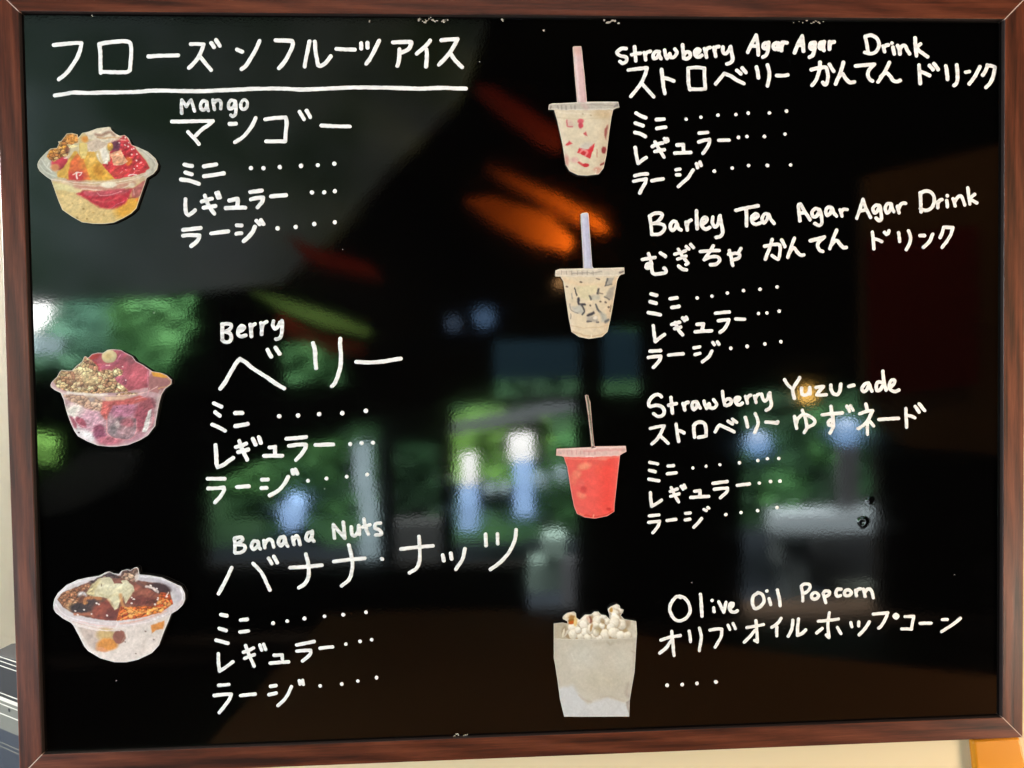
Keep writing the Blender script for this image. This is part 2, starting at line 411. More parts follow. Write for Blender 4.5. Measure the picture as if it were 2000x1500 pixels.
solid('yellow_strip', [(1540, 1196), (1724, 1192), (1724, 1222), (1540, 1222)], -5.6, 0.1, simple('olive_strip', (0.09, 0.12, 0.018), 0.7), 'olive green strip mirrored under the word Popcorn', 'strip')
solid('tinted_glazing', [(1175, 640), (1258, 650), (1258, 740), (1175, 745)], -5.8, 0.1, M_BLUEG, 'dim blue glass mirrored right of the barley tea picture', 'glass')
solid('tinted_glazing', [(940, 640), (1150, 630), (1150, 738), (940, 744)], -5.8, 0.1, M_BLUEG, 'dim teal glass mirrored left of the barley tea picture', 'glass')
# glowing balls for the spots mirrored in the panel
def glowball(px, py, y, r, mat, label):
    c = refl(px, py, y)
    bm = bmesh.new(); bmesh.ops.create_uvsphere(bm, u_segments=20, v_segments=12, radius=r)
    me = bpy.data.meshes.new('glow_globe'); bm.to_mesh(me); bm.free(); me.materials.append(mat)
    o = link('glow_globe', me, None, Vector(c)); tag(o, label, 'lamp')
G_BLUE = glow('cool_glow', (0.30, 0.56, 1.0), 10.0); G_GOLD = glow('warm_bulb', (1.0, 0.55, 0.12), 19.0); G_DIM = glow('dim_cool_glow', (0.3, 0.56, 1.0), 2.4)
glowball(1480, 865, -5.5, 0.10, G_BLUE, 'cool white glowing globe mirrored under the katakana for strawberry')
glowball(1652, 842, -5.5, 0.115, G_BLUE, 'cool white glowing globe mirrored behind the yuzu line')
glowball(1576, 770, -3.0, 0.042, G_GOLD, 'golden glowing bulb mirrored behind the word Yuzu')
glowball(946, 620, -3.5, 0.055, G_DIM, 'dim blue glowing ball mirrored left of the barley tea picture')
glowball(886, 632, -3.5, 0.045, glow('faint_cool_glow', (0.4, 0.62, 1.0), 0.9), 'faint blue glowing ball, the dimmer of the pair mirrored in the middle')
glowball(1094, 553, -2.6, 0.022, glow('amber_lamp', (1.0, 0.5, 0.2), 6.0), 'small amber lamp mirrored at the rim of the barley tea picture')
# roof timbers lit by a warm lamp
M_BEAMR = simple('dim_red_timber', (0.36, 0.035, 0.014), 0.7, 0.2, vary=0.25, scale=12)  # dim copy of the beam timber, weak red light put into its colour
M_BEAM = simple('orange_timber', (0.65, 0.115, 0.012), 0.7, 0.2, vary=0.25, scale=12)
def beam(pts, y, label, mat=None):
    solid('roof_beam', pts, y, 0.12, mat or M_BEAM, label, 'beam', group='roof timbers')
beam([(950, 322), (1000, 342), (1090, 380), (1172, 428), (1190, 452), (1170, 449), (1080, 404), (990, 352)], -2.6, 'narrow bright orange roof beam mirrored above the lavender straw')
beam([(908, 388), (960, 385), (1075, 420), (1120, 470), (1112, 492), (1040, 475), (960, 430)], -2.6, 'broad orange roof board mirrored left of the lavender straw')
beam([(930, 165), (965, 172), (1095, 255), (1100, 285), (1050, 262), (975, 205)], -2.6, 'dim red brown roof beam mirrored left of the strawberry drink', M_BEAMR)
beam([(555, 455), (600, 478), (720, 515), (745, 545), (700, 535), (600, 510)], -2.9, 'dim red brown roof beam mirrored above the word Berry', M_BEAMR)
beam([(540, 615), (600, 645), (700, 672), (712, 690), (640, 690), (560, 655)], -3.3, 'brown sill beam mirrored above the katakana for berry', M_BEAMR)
p = refl(1165, 470, -2.36); q = refl(1135, 462, -2.6)
area('beam_lamp', tuple(p), tuple(q + np.array([0.05, 0, 0])), 0.10, 0.10, 18, (1.0, 0.78, 0.15))
p = refl(1050, 215, -2.1); area('beam_lamp_dim', tuple(p), tuple(refl(1050, 235, -2.6)), 0.2, 0.2, 1.2, (1.0, 0.14, 0.04))
p = refl(660, 600, -2.5); area('beam_lamp_low', tuple(p), tuple(refl(655, 520, -2.9)), 0.3, 0.3, 0.9, (1.0, 0.12, 0.02))
M_LBEAM = leaf_mat('mossy_timber', (0.14, 0.27, 0.06), (0.24, 0.42, 0.10))
p = refl(610, 560, -3.3); area('strip_fill', tuple(p), tuple(refl(615, 615, -3.6)), 0.5, 0.06, 7, (1.0, 0.97, 0.9))  # added fill for the green strip, no opening above it
# pale sloping soffit on the left, added for the mirrored haze, with its own added lamp
M_HAZE = leaf_mat('grey_green_haze', (0.13, 0.21, 0.14), (0.42, 0.49, 0.50))  # tones of the mirrored haze put into the colour
solid('haze_panel', [(20, -60), (985, -60), (900, 190), (760, 330), (640, 470), (545, 552), (430, 566), (300, 580), (20, 590)], -3.1, 0.15, M_HAZE, kind='structure')
p = refl(150, 330, -2.0)
area('haze_fill', (-2.75, -2.1, 2.3), (-2.2, -3.1, 2.9), 0.5, 0.9, 44, (0.80, 0.95, 0.98))  # added lamp that brightens the haze surface and falls off rightwards
solid('roof_strip', [(478, 565), (530, 575), (640, 610), (722, 640), (722, 660), (640, 640), (560, 612)], -3.6, 0.05, M_LBEAM, 'mossy green sloping strip mirrored above the word Berry', 'roof strip')
solid('roof_strip', [(880, 850), (885, 826), (1135, 776), (1135, 800), (960, 836)], -5.6, 0.05, simple('grey_awning', (0.05, 0.06, 0.07), 0.7), 'grey awning edge mirrored above the bright tree', 'awning')
# warm brown inside wall on the right and a poster on it
M_WW = simple('warm_brown_wall', (0.16, 0.09, 0.035), 0.8, 0.1, vary=0.2, scale=3)
solid('warm_wall', [(1690, 345), (2050, 260), (2050, 900), (1770, 872), (1690, 790)], -1.9, 0.05, M_WW, kind='structure')
solid('poster', [(1692, 470), (1910, 440), (1912, 750), (1700, 775)], -1.85, 0.01, simple('maroon_poster', (0.16, 0.012, 0.006), 0.8, 0.1), 'maroon poster mirrored under the right end of the barley tea line', 'poster')
def reflz(px, py, z):
    d = rays(px, py); p = onplane(px, py, YP); d = d * np.array([1, -1, 1])
    return p + d * ((z - p[..., 2]) / d[..., 2])[..., None]
tp = np.array([(640, 1200), (760, 1193), (1000, 1190), (1300, 1250), (2060, 1335), (2060, 1570), (300, 1570)], float)
T = reflz(tp[:, 0], tp[:, 1], 0.95); B2 = T.copy(); B2[:, 2] -= 0.04
v, f = prismvf(T, B2)
o = fixn(mesh('table_top', v, f, simple('brown_table', (0.16, 0.075, 0.025), 0.5, 0.3, vary=0.15, scale=4)))
tag(o, 'brown wooden table mirrored along the bottom of the board', 'table')
p = refl(1800, 600, -1.0)
area('wall_fill', (1.5, -1.0, 2.75), tuple(refl(1800, 600, -1.9)), 0.3, 0.3, 9, (1.0, 0.6, 0.3))  # added fill to lift the brown wall and poster
solid('stripe_panel', [(84, 1010), (80, 945), (170, 880), (262, 880), (240, 940), (160, 985)], -3.0, 0.1, simple('grey_stripe', (0.12, 0.12, 0.12), 0.8), 'pale grey panel added for the light stripes mirrored below the sorbet picture', 'board')  # slanted panel added for the mirrored light stripes

# ------------------------------------------------------------------ the menu board
HW, HH, RW = 0.44, 0.32506, 0.0200
BL = (0.0, YP, ZC - HH)
board = thing('menu_board', BL, 'glossy black menu board in a dark mahogany frame, covered in white handwriting', 'menu board')
def rail(pts, mat):
    g = 0.00012
    fr = [(x, 0.0, z) for x, z in pts]
    bk = [(x, 0.0255, z) for x, z in pts]
    v, f = prismvf(fr, bk)
    o = fixn(mesh('frame_rail', v, f, [mat, M_LIPSHADE], board))
    bx = (pts[0][0] + pts[1][0] + pts[2][0] + pts[3][0]) / 4; bz = sum(q[1] for q in pts) / 4 - ZC
    inw = Vector((-bx, 0, 0)) if abs(bx) > 0.2 else Vector((0, 0, -bz))
    for pl in o.data.polygons:                       # the lip next to the panel has the recess shade put into its colour
        if pl.normal.dot(inw.normalized()) > 0.95: pl.material_index = 1
    bevel(o, 0.0007, 2)
    return o
ix, iz, ox, oz = HW, HH, HW + RW, HH + RW
e = 0.00018
rails = [rail([(-ox + e, ZC + oz), (ox - e, ZC + oz), (ix - e, ZC + iz), (-ix + e, ZC + iz)], M_WX),
         rail([(-ix + e, ZC - iz), (ix - e, ZC - iz), (ox - e, ZC - oz), (-ox + e, ZC - oz)], M_WX),
         rail([(-ox, ZC + oz - e), (-ix, ZC + iz - e), (-ix, ZC - iz + e), (-ox, ZC - oz + e)], M_WZ),
         rail([(ix, ZC + iz - e), (ox, ZC + oz - e), (ox, ZC - oz + e), (ix, ZC - iz + e)], M_WZ)]
for sx, sz, r in ((-1, 1, 0), (1, 1, 0), (-1, -1, 1), (1, -1, 1)):
    a = np.array([sx * ix, ZC + sz * iz]); b = np.array([sx * ox, ZC + sz * oz])
    n = np.array([-(b - a)[1], (b - a)[0]]); n = n / np.linalg.norm(n) * 0.00032
    q = [a + n, b + n, b - n, a - n]
    v, f = prismvf([(p[0], -0.00025, p[1]) for p in q], [(p[0], 0.004, p[1]) for p in q])
    fixn(mesh('mitre_seam', v, f, M_SEAM, rails[r]))
v, f = boxvf(-HW + 0.0002, HW - 0.0002, YP, YP + 0.012, ZC - HH + 0.0002, ZC + HH - 0.0002)
panel = mesh('panel', v, f, M_PANEL, board)

# two dents in the panel
def dent(px, py, rpx, h, crater):
    c = onplane(px, py, YP)
    rad = rpx * 0.000457
    nr, na = 14, 36
    vv = [(c[0], YP - 0.00004 - h * (0.15 if crater else 1.0), c[2])]
    ff = []
    for i in range(1, nr + 1):
        t = i / nr
        hh = math.exp(-((t - 0.42) / 0.22) ** 2) if crater else (0.5 + 0.5 * math.cos(math.pi * t))
        if i == nr: hh = 0
        for k in range(na):
            a = 2 * math.pi * k / na
            wob = 1 + 0.18 * math.sin(a + 0.6) + 0.08 * math.sin(3 * a)
            vv.append((c[0] + rad * t * wob * math.cos(a), YP - 0.00004 - h * hh * (1 + 0.3 * math.sin(a)), c[2] + rad * t * wob * math.sin(a)))
    for k in range(na): ff.append((0, 1 + (k + 1) % na, 1 + k))
    for i in range(nr - 1):
        for k in range(na):
            a, b2 = 1 + i * na + k, 1 + i * na + (k + 1) % na
            ff.append((a, b2, b2 + na, a + na))
    o = mesh('dent', vv, ff, M_PANEL, panel, True)
    fixn(o)
dent(1684, 1021, 16, 0.00009, True)
dent(1697, 978, 11, 0.00010, False)

# worn tape and chips along the upper and lower lip of the panel
M_CHIP = simple('whitish_residue', (0.55, 0.52, 0.46), 0.6, 0.4, vary=0.4, scale=600)
def chips(px, py, wpx, hpx, n, size):
    vv, ff = [], []
    for i in range(n):
        cx = px + (random.random() - 0.5) * wpx; cy = py + (random.random() - 0.5) * hpx + 2.5 * math.sin(cx * 0.35)
        s = size * (0.5 + random.random())
        k = 6; b0 = len(vv); a0 = random.random() * 6
        pts = []
        for j in range(k):
            a = a0 + j * 2 * math.pi / k
            rr = s * (0.6 + 0.6 * random.random())
            pts.append((cx + 1.6 * rr * math.cos(a), cy + rr * math.sin(a)))
        P = onplane([p[0] for p in pts], [p[1] for p in pts], YP - 0.00010 - 0.00001 * i)
        Q = P.copy(); Q[:, 1] = YP - 0.00002
        v2, f2 = prismvf(P, Q)
        vv += v2; ff += [tuple(q + b0 for q in fc) for fc in f2]
    fixn(mesh('tape_residue', vv, ff, M_CHIP, panel))
chips(846, 39, 58, 6, 34, 1.1)
chips(981, 41, 3, 6, 3, 1.3)
chips(1193, 42, 36, 3, 14, 1.5)
chips(1580, 43, 60, 2, 14, 1.1)
chips(180, 31, 3, 3, 2, 1.2)
chips(1062, 57, 3, 3, 2, 0.9)
chips(900, 1437, 30, 2, 12, 1.0)
chips(722, 39, 3, 3, 2, 0.8)

# ------------------------------------------------------------------ what shows round the board
M_BLK = simple('black_plastic', (0.010, 0.011, 0.013), 0.45, 0.2)
M_CHR = simple('bright_metal', (0.26, 0.26, 0.24), 0.35, 0.5, 0.0, vary=0.05)
M_ALU = simple('brushed_grey_metal', (0.055, 0.058, 0.052), 0.5, 0.4, 0.0, vary=0.1, scale=80)
M_BLU = simple('blue_grey_casing', (0.006, 0.010, 0.018), 0.5, 0.4)
def onz(px, py, z):
    d = rays(px, py); t = (z - CAM[2]) / d[..., 2]
    return CAM + d * t[..., None]
z0 = float(onplane(0, 1279, 0.2)[2])
FOOT = onz([-14, 66, 66, 23], [1274.5, 1300.9, 1253.5, 1256.7], z0)
fc = FOOT.mean(0)
dev = thing('countertop_machine', (fc[0], fc[1], z0 - 0.16), 'black and silver countertop machine peeking out left of the frame at its lower left corner', 'machine')
def slab(name, p0, p1, mat, inset):
    k = 0.000594
    top = [(fc[0] + (p[0] - fc[0]) * inset, fc[1] + (p[1] - fc[1]) * inset, z0 - p0 * k) for p in FOOT]
    bot = [(p[0], p[1], z0 - p1 * k) for p in top]
    v, f = prismvf(top, bot)
    return fixn(mesh(name, v, f, mat, dev))
bevel(slab('top_cover', 0, 3, M_BLK, 1.0), 0.0006)
for a, b2 in ((3, 4.6), (11, 12.6), (20, 21.6), (73, 75)): slab('trim_strip', a, b2, M_CHR, 1.004)
for a, b2 in ((4.6, 11), (12.6, 20), (21.6, 73), (75, 81)): slab('black_band', a, b2, M_BLK, 0.995)
slab('edge_rail', 81, 88, M_CHR, 1.012)
band = slab('metal_band', 88, 144, M_ALU, 1.0)
slab('trim_strip', 94, 96, M_CHR, 1.008); slab('trim_strip', 113, 115, M_CHR, 1.008)
slab('base', 144, 270, M_BLU, 0.997)
slab('base_groove', 170, 172, M_ALU, 1.002); slab('base_groove', 178, 180, M_ALU, 1.002)
# screw in the metal band: find the front face plane
p0, p1 = FOOT[0], FOOT[1]
nrm = np.array([p1[1] - p0[1], -(p1[0] - p0[0]), 0.0]); nrm /= np.linalg.norm(nrm)
d = rays(18, 1387); t = np.dot(p0 - CAM, nrm) / np.dot(d, nrm); hc = CAM + d * t
ux = (p1 - p0) / np.linalg.norm(p1 - p0)
vv, ff = [], []
for j in range(20):
    a = 2 * math.pi * j / 20
    o3 = hc + nrm * 0.0002 + ux * 0.0022 * math.cos(a) + np.array([0, 0, 1]) * 0.0022 * math.sin(a)
    vv.append(o3)
vv2 = [q - nrm * 0.001 for q in vv]
v, f = prismvf(vv, vv2)
fixn(mesh('screw_hole', v, f, M_BLK, band))

M_POST = simple('orange_varnish', (0.62, 0.24, 0.008), 0.4, 0.4, vary=0.10, scale=22)
pf = onplane([1900, 1994, 2000, 2010, 2014, 1914], [1447, 1441.5, 1470, 1505, 1580, 1580], 0.017)
pb = pf.copy(); pb[:, 1] = 0.0254
v, f = prismvf(pf, pb)
o = fixn(mesh('wooden_post', v, f, M_POST))
tag(o, 'orange varnished wooden post under the lower right corner of the frame', 'post')
bevel(o, 0.003, 3)

# ------------------------------------------------------------------ handwriting, traced stroke by stroke
TILE = {  # x0, y0, scale of the enlarged crop that was traced
 'A': (90, 60, 5), 'B': (440, 60, 4), 'C': (320, 180, 5), 'D': (320, 290, 5), 'E': (400, 610, 5), 'F': (390, 780, 5),
 'G': (410, 1000, 3.2258), 'H': (400, 1170, 5), 'I': (1190, 60, 5), 'J': (1560, 60, 5), 'K': (1210, 190, 5),
 'L': (1240, 360, 5.714), 'M': (1570, 360, 5.714), 'N': (1240, 540, 5), 'O': (1240, 730, 6.667), 'P': (1520, 730, 6.667),
 'Q': (1240, 870, 5), 'R': (1270, 1130, 5.714), 'S': (1550, 1130, 5.714)}
DAK = None
TEXT = [
('heading', 'white Japanese heading at the top left', 3.9, 0.15, [
 ('A', '75,140 150,132 260,122 345,120|335,180 310,250 270,320 220,390 170,440 125,475;520,130 530,220 532,320 535,412;520,130 600,115 700,105 770,103 815,115 830,150 832,230 825,310 818,385|790,403 700,405 560,402;1000,252 1100,245 1200,243 1290,242;1413,130 1480,130 1540,133|1515,200 1480,270 1430,330 1395,363;1500,250 1550,310 1612,385;1613,120 1640,162;1663,92 1697,148'),
 ('B', '92,148 132,165;268,80 235,155 190,230 160,275 128,300;393,75 460,77 522,80|528,110 505,170 465,240 420,292;658,85 645,150 630,220 620,280;700,85 705,150 715,215 725,270|745,275 780,255 825,200;868,142 940,146 1012,148;1062,98 1062,140;1110,95 1112,132;1203,78 1160,165 1130,220 1102,258;1310,92 1380,88 1452,88|1450,110 1430,145 1380,170;1360,145 1360,200 1355,240 1345,275;1600,78 1560,125 1495,180;1572,145 1575,200 1568,280;1690,73 1760,68 1815,65|1790,115 1740,190 1670,265;1760,180 1800,235 1850,285')]),
('underline', 'long white line drawn under the heading', 3.9, 0.3, [
 ('A', '85,632 180,618 260,605 330,605 420,608 520,605 650,603 780,600 900,597 1000,588 1100,585 1250,588 1400,590 1550,590 1700,582 1850,577 2000,568 2150,566 2250,565 2400,570 2500,575 2650,570 2800,563 2950,555 3100,554 3300,557 3500,562 3650,566 3750,562 3850,558 3940,560 4000,563 4100,565')]),
('lettering', 'greyish white word Mango', 3.3, 1.0, [
 ('C', '175,205 172,140 175,75|200,110 220,140|245,100 265,75|285,130 300,185;420,95 385,85 360,120 365,165 390,175 415,145 420,100 425,150 435,180;478,75 485,120 495,168;490,110 515,80 550,85 560,120 556,160;690,85 655,80 632,120 640,160 670,155 695,110 700,90 705,150 700,210 675,235 655,225;785,75 755,105 755,150 780,168 810,145 815,100 785,75')]),
('lettering', 'white katakana for mango', 3.7, 0.1, [
 ('C', '80,288 250,285 400,282 480,282|430,325 370,365 310,425;235,388 290,445 342,505;643,310 705,308;898,252 860,330 800,410 750,455 695,488;990,265 1090,252 1190,245|1200,300 1190,400 1185,480|1100,480 998,480;1325,190 1368,265;1395,180 1430,245;1540,325 1650,332 1818,335')]),
('lettering', 'word for mini under mango', 4.0, 0.1, [('D', '202,158 275,172;212,235 272,252;168,303 250,315 342,345;393,175 450,165 512,155;393,272 490,258 585,243')]),
('dot_row', '', 4.3, 0, [('D', '851,192;974,191;1132,181;1339,170;1504,162;1664,149')]),
('lettering', 'word for regular under mango', 4.0, 0.35, [('D', '212,495 210,570 220,630 240,652|280,625 305,602;372,517 430,500 470,490;388,580 440,570 502,562;402,462 425,530 460,590 492,635;510,435 530,480;530,430 548,478;642,508 720,490|722,530 715,575;605,583 700,578 795,577;845,425 955,412;850,497 910,485 970,480|960,520 915,575;1048,467 1120,462 1192,456')]),
('dot_row', '', 4.3, 0, [('D', '1447,430;1566,428;1670,417')]),
('lettering', 'word for large under mango', 4.0, 0.3, [('D', '190,795 280,785 358,777;190,852 270,845 348,850|338,885 310,920 268,953;462,830 550,818 628,810;712,750 757,752;708,832 755,828;890,765 870,810 830,860 780,905;905,705 935,738;950,700 972,738')]),
('dot_row', '', 4.4, 0, [('D', '1110,780;1287,766;1468,737;1670,720')]),
('lettering', 'greyish white word Berry', 3.6, 0.8, [('E', '170,115 172,200 172,265;170,120 210,112 258,122 245,165 200,190|245,205 260,250 240,285 200,290 172,270;335,190 370,170 385,145 360,132 330,160 325,210 350,235 400,225;445,120 452,180 455,235;450,170 465,130 490,115;550,105 558,160 555,215;555,150 575,110 605,92;672,85 665,130 685,160 715,140 735,100;755,85 755,150 748,220 725,255 695,262')]),
('lettering', 'large white katakana for berry', 4.0, 0.2, [('E', '152,745 200,680 250,590 310,490 345,455|400,490 480,555 600,630 700,700 775,742;612,365 648,432;690,345 730,405;1058,300 1078,380 1080,460 1087,545;1323,258 1322,320 1330,420 1325,520 1300,620 1270,690 1242,720;1480,485 1600,490 1720,482 1830,465 1915,452')]),
('lettering', 'word for mini under berry', 3.9, 0.15, [('F', '140,38 212,72;152,125 195,160;123,247 180,270 248,307;348,133 416,132;348,262 410,252 468,240')]),
('dot_row', '', 4.5, 0, [('F', '777,165;960,158;1167,144;1393,135;1623,112')]),
('lettering', 'word for regular under berry', 3.9, 0.2, [('F', '155,447 162,540 165,620 175,662|240,635 285,600 328,572;355,465 410,450 455,432;375,515 430,502 475,490;388,405 410,480 440,540 465,590;520,385 545,440;578,370 598,425;683,470 738,465|735,530;630,553 720,550 805,550;848,385 940,378 1040,368;872,455 960,442 1038,440|1030,480 990,540 940,592;1130,446 1220,442 1305,440')]),
('dot_row', '', 4.1, 0, [('F', '1470,436;1580,427;1692,423')]),
('lettering', 'word for large under berry', 3.8, 0.2, [('F', '78,775 160,775 243,775;83,870 160,868 235,862|238,890 205,945 150,1005;365,857 420,852 480,848;610,785 665,783;605,866 652,864;865,757 830,820 770,890 685,938;905,690 912,725;935,685 952,725')]),
('dot_row', '', 3.8, 0, [('F', '1057,795;1238,772;1437,755;1636,733')]),
('lettering', 'greyish white words Banana Nuts', 3.4, 0.6, [('G', '155,165 158,210 157,255;158,165 195,158 205,175 170,205|215,210 220,235 195,255 160,258;300,185 275,185 262,215 275,235 300,215 305,190 310,222 318,232;340,180 345,225;345,205 365,175 390,180 402,220;465,155 440,165 432,195 448,212 468,190 470,160 478,195 490,215;520,160 530,205;525,180 545,150 560,170 568,205;640,125 615,135 605,165 622,180 642,155 645,120 640,160 655,185;785,165 780,120 778,80|815,125 850,165|845,110 840,65;890,95 895,140 915,150 935,120 938,85 942,142;970,45 980,90 998,140;962,95 1010,80;1075,70 1045,75 1040,100 1070,115 1080,140 1045,145')]),
('lettering', 'white katakana for banana nuts', 3.6, 0.45, [('G', '137,350 110,410 80,470 55,515;272,325 320,375 350,430 378,492;370,292 390,325;402,280 425,320;505,350 600,345 705,335;605,265 620,330 622,400 600,450 560,477;780,312 880,300 975,292;875,208 890,270 898,340 880,420 830,465;1083,297 1087,298;1082,294 1086,296;1203,233 1300,222 1405,213;1317,155 1322,230 1320,310 1300,355 1257,383;1467,272 1474,307;1517,260 1523,295;1607,232 1590,300 1550,360;1737,140 1740,212;1812,138 1813,200;1930,112 1920,180 1880,260 1825,320 1768,362')]),
('lettering', 'word for mini under banana nuts', 3.7, 0.15, [('H', '158,153 215,163;142,288 207,308;112,402 225,432;350,205 415,198;345,322 425,312')]),
('dot_row', '', 3.8, 0, [('H', '668,234;805,215;973,190;1169,168;1353,153;1574,128')]),
('lettering', 'word for regular under banana nuts', 3.4, 0.3, [('H', '133,535 135,620 145,702|200,668 275,612;378,520 430,500 475,478;390,578 440,560 485,543;398,455 430,540 483,655;537,448 555,498;575,443 595,492;678,550 755,545|758,585;638,627 730,618 818,614;898,448 980,432 1068,415;900,510 970,502 1035,500|1025,545 955,605;1127,480 1190,472 1247,467')]),
('dot_row', '', 3.6, 0, [('H', '1378,439;1517,414;1631,397')]),
('lettering', 'word for large under banana nuts', 3.4, 0.2, [('H', '135,843 236,835;92,942 180,932 258,928|240,980 190,1050 142,1108;350,943 420,935 492,928;642,852 695,845;628,933 697,920;845,855 815,925 770,990 715,1040;923,798 930,830;955,795 962,832')]),
('dot_row', '', 3.6, 0, [('H', '1127,847;1337,829;1495,801;1678,769')]),
('lettering', 'white words Strawberry Agar Agar Drink', 3.6, 0.3, [
 ('I', '165,175 120,175 75,215 110,245 165,260 165,300 130,318 105,300;248,155 252,220 260,295;218,235 260,225 305,220;340,215 350,250 355,285;350,250 365,215 400,200;490,205 455,205 430,235 435,270 465,262 485,225 490,250 505,272;540,190 550,240 565,270|590,225 600,262|635,255 660,215 640,180;715,140 722,210 728,270;725,245 750,210 785,215 788,250 755,275 728,268;835,235 870,215 885,190 860,180 835,205 840,240 870,258 905,240;930,175 940,220 950,258;940,215 955,175 985,165;1020,165 1030,205 1040,250;1030,205 1040,165 1070,155;1110,160 1110,205 1135,225 1170,190 1180,160;1185,155 1195,220 1205,280 1185,310 1150,325;1352,210 1400,110 1435,45|1450,140 1455,235;1385,150 1450,150;1550,120 1515,125 1502,160 1525,175 1550,140 1555,115 1550,190 1530,240 1500,258;1635,120 1605,135 1605,170 1625,180 1645,150 1650,120 1645,165 1652,185;1680,195 1682,150 1690,115;1685,145 1705,115 1735,118;1810,215 1850,115 1885,50|1892,130 1897,200;1840,140 1890,140'),
 ('J', '150,115 118,125 110,165 130,180 152,150 160,115 152,190 135,240 105,258;240,110 210,120 200,160 220,175 240,145 248,108 240,155 245,190;300,180 300,140 302,110;302,145 315,115 345,110;650,60 665,130 675,200;650,55 710,45 765,80 785,140 760,200 710,225 645,212;825,150 838,205;830,170 850,145 875,138;909,122 911,122;920,160 932,225;965,145 985,190 988,225;985,190 1010,150 1040,150 1060,190 1082,225;1135,70 1140,150 1150,245;1190,130 1160,155 1165,185 1210,220 1258,255')]),
('lettering', 'Japanese line for strawberry agar drink', 3.6, 0.35, [
 ('I', '185,385 280,372 368,362|350,430 300,530 210,640;320,515 370,575 435,645;510,380 520,470 530,550 543,615;540,462 590,475 630,492;770,365 772,450 775,520 788,575;770,365 850,358 928,366|930,450 938,568|870,572 800,570;1040,520 1080,470 1122,419|1180,440 1250,485 1315,515;1245,388 1285,420;1298,365 1335,408;1437,355 1450,410 1457,460;1545,335 1562,400 1560,470 1545,540;1635,437 1700,440 1745,430'),
 ('J', '122,380 190,365 260,358 278,390 285,460 270,520 250,525 235,505;208,310 200,390 170,480 130,535;300,330 340,395;437,310 410,400 360,520;385,460 425,420 460,470 500,505 545,500;555,345 650,335 740,328|690,380 675,430 690,470 720,490;885,310 840,400 775,500;800,450 850,410 890,440 920,485 960,498 990,485;1175,335 1180,420 1187,515;1190,398 1230,415 1278,438;1275,340 1312,378;1320,322 1360,378;1437,345 1448,410 1453,475;1543,335 1550,410 1550,480 1535,520 1517,533;1632,405 1665,398;1768,353 1730,430 1665,520;1843,335 1825,390 1797,435;1845,340 1890,345 1918,360|1900,440 1870,510 1828,555')]),
('lettering', 'word for mini under strawberry agar drink', 3.6, 0.05, [('K', '162,155 205,180 255,200;155,252 228,278;150,345 200,355 252,382;362,218 435,213;365,305 450,292')]),
('dot_row', '', 3.5, 0, [('K', '651,214;795,194;961,176;1138,168;1257,155;1464,153;1631,135')]),
('lettering', 'word for regular under strawberry agar drink', 3.5, 0.25, [('K', '153,490 165,570 180,645|220,615 260,588;320,480 380,455 420,445;345,530 400,518 435,512;348,437 390,515 435,585;440,405 452,435;465,405 470,425;562,467 622,462|625,515;540,545 620,542 695,540;778,350 860,343;775,437 830,420 880,412|875,450 850,500 815,548;968,420 1068,418')]),
('dot_row', '', 3.5, 0, [('K', '1162,392;1244,382;1414,383;1617,360')]),
('lettering', 'word for large under strawberry agar drink', 3.5, 0.2, [('K', '147,768 210,753 272,748;140,820 200,808 260,798|250,840 220,890 197,935;317,815 370,805 426,798;552,707 590,702;558,757 588,757;718,710 670,785 620,830 575,872;752,650 762,685;785,632 797,665')]),
('dot_row', '', 3.5, 0, [('K', '925,722;1100,691;1260,667;1445,666;1670,660')]),
('lettering', 'white words Barley Tea Agar Agar Drink', 3.4, 0.35, [
 ('L', '168,370 180,460 190,555;165,355 220,325 290,325 300,360 250,420 192,440|260,435 325,460 325,510 270,555 190,560;460,420 425,415 395,460 410,510 445,500 470,440 485,490 515,510;570,420 580,470 585,510;580,460 595,420 625,400;687,295 690,400 695,495;750,450 790,420 805,380 775,370 745,410 750,470 790,500 835,480;870,365 865,430 895,475 930,440 945,360;950,350 965,440 980,530 955,580 905,593;1127,290 1250,262 1375,240;1242,280 1245,370 1247,465;1320,390 1360,370 1375,345 1345,330 1305,365 1310,420 1350,447 1400,430;1490,335 1450,330 1420,380 1435,430 1470,400 1490,335 1515,390 1555,435;1842,408 1832,320 1826,238 1850,218|1900,310 1955,395;1840,320 1890,318'),
 ('M', '165,280 130,270 92,310 105,360 140,355 170,310 175,280 195,350 200,430 170,458 125,440;310,260 270,255 245,295 260,345 295,320 315,265 335,320 365,355;405,285 420,330 425,355;415,320 440,280 485,282;590,380 625,280 655,185 660,170|690,260 745,370;620,300 690,285;840,235 800,235 770,275 790,320 820,300 845,240 860,310 865,380 840,405 805,375;970,215 930,220 908,265 925,318 960,290 975,220 985,270 1005,305;1045,245 1055,290 1062,320;1055,280 1080,225 1110,210 1135,212;1300,115 1305,220 1310,308;1298,95 1360,75 1420,90 1455,150 1445,230 1400,280 1350,290 1300,272;1495,195 1495,260;1495,215 1515,180 1540,170;1599,128 1601,128;1595,180 1602,248;1665,160 1680,210 1688,240;1680,205 1710,150 1750,130 1780,180 1795,230;1830,40 1840,130 1852,220;1905,112 1870,140 1850,165 1890,185 1930,207')]),
('lettering', 'Japanese line for barley tea agar drink', 3.4, 0.3, [
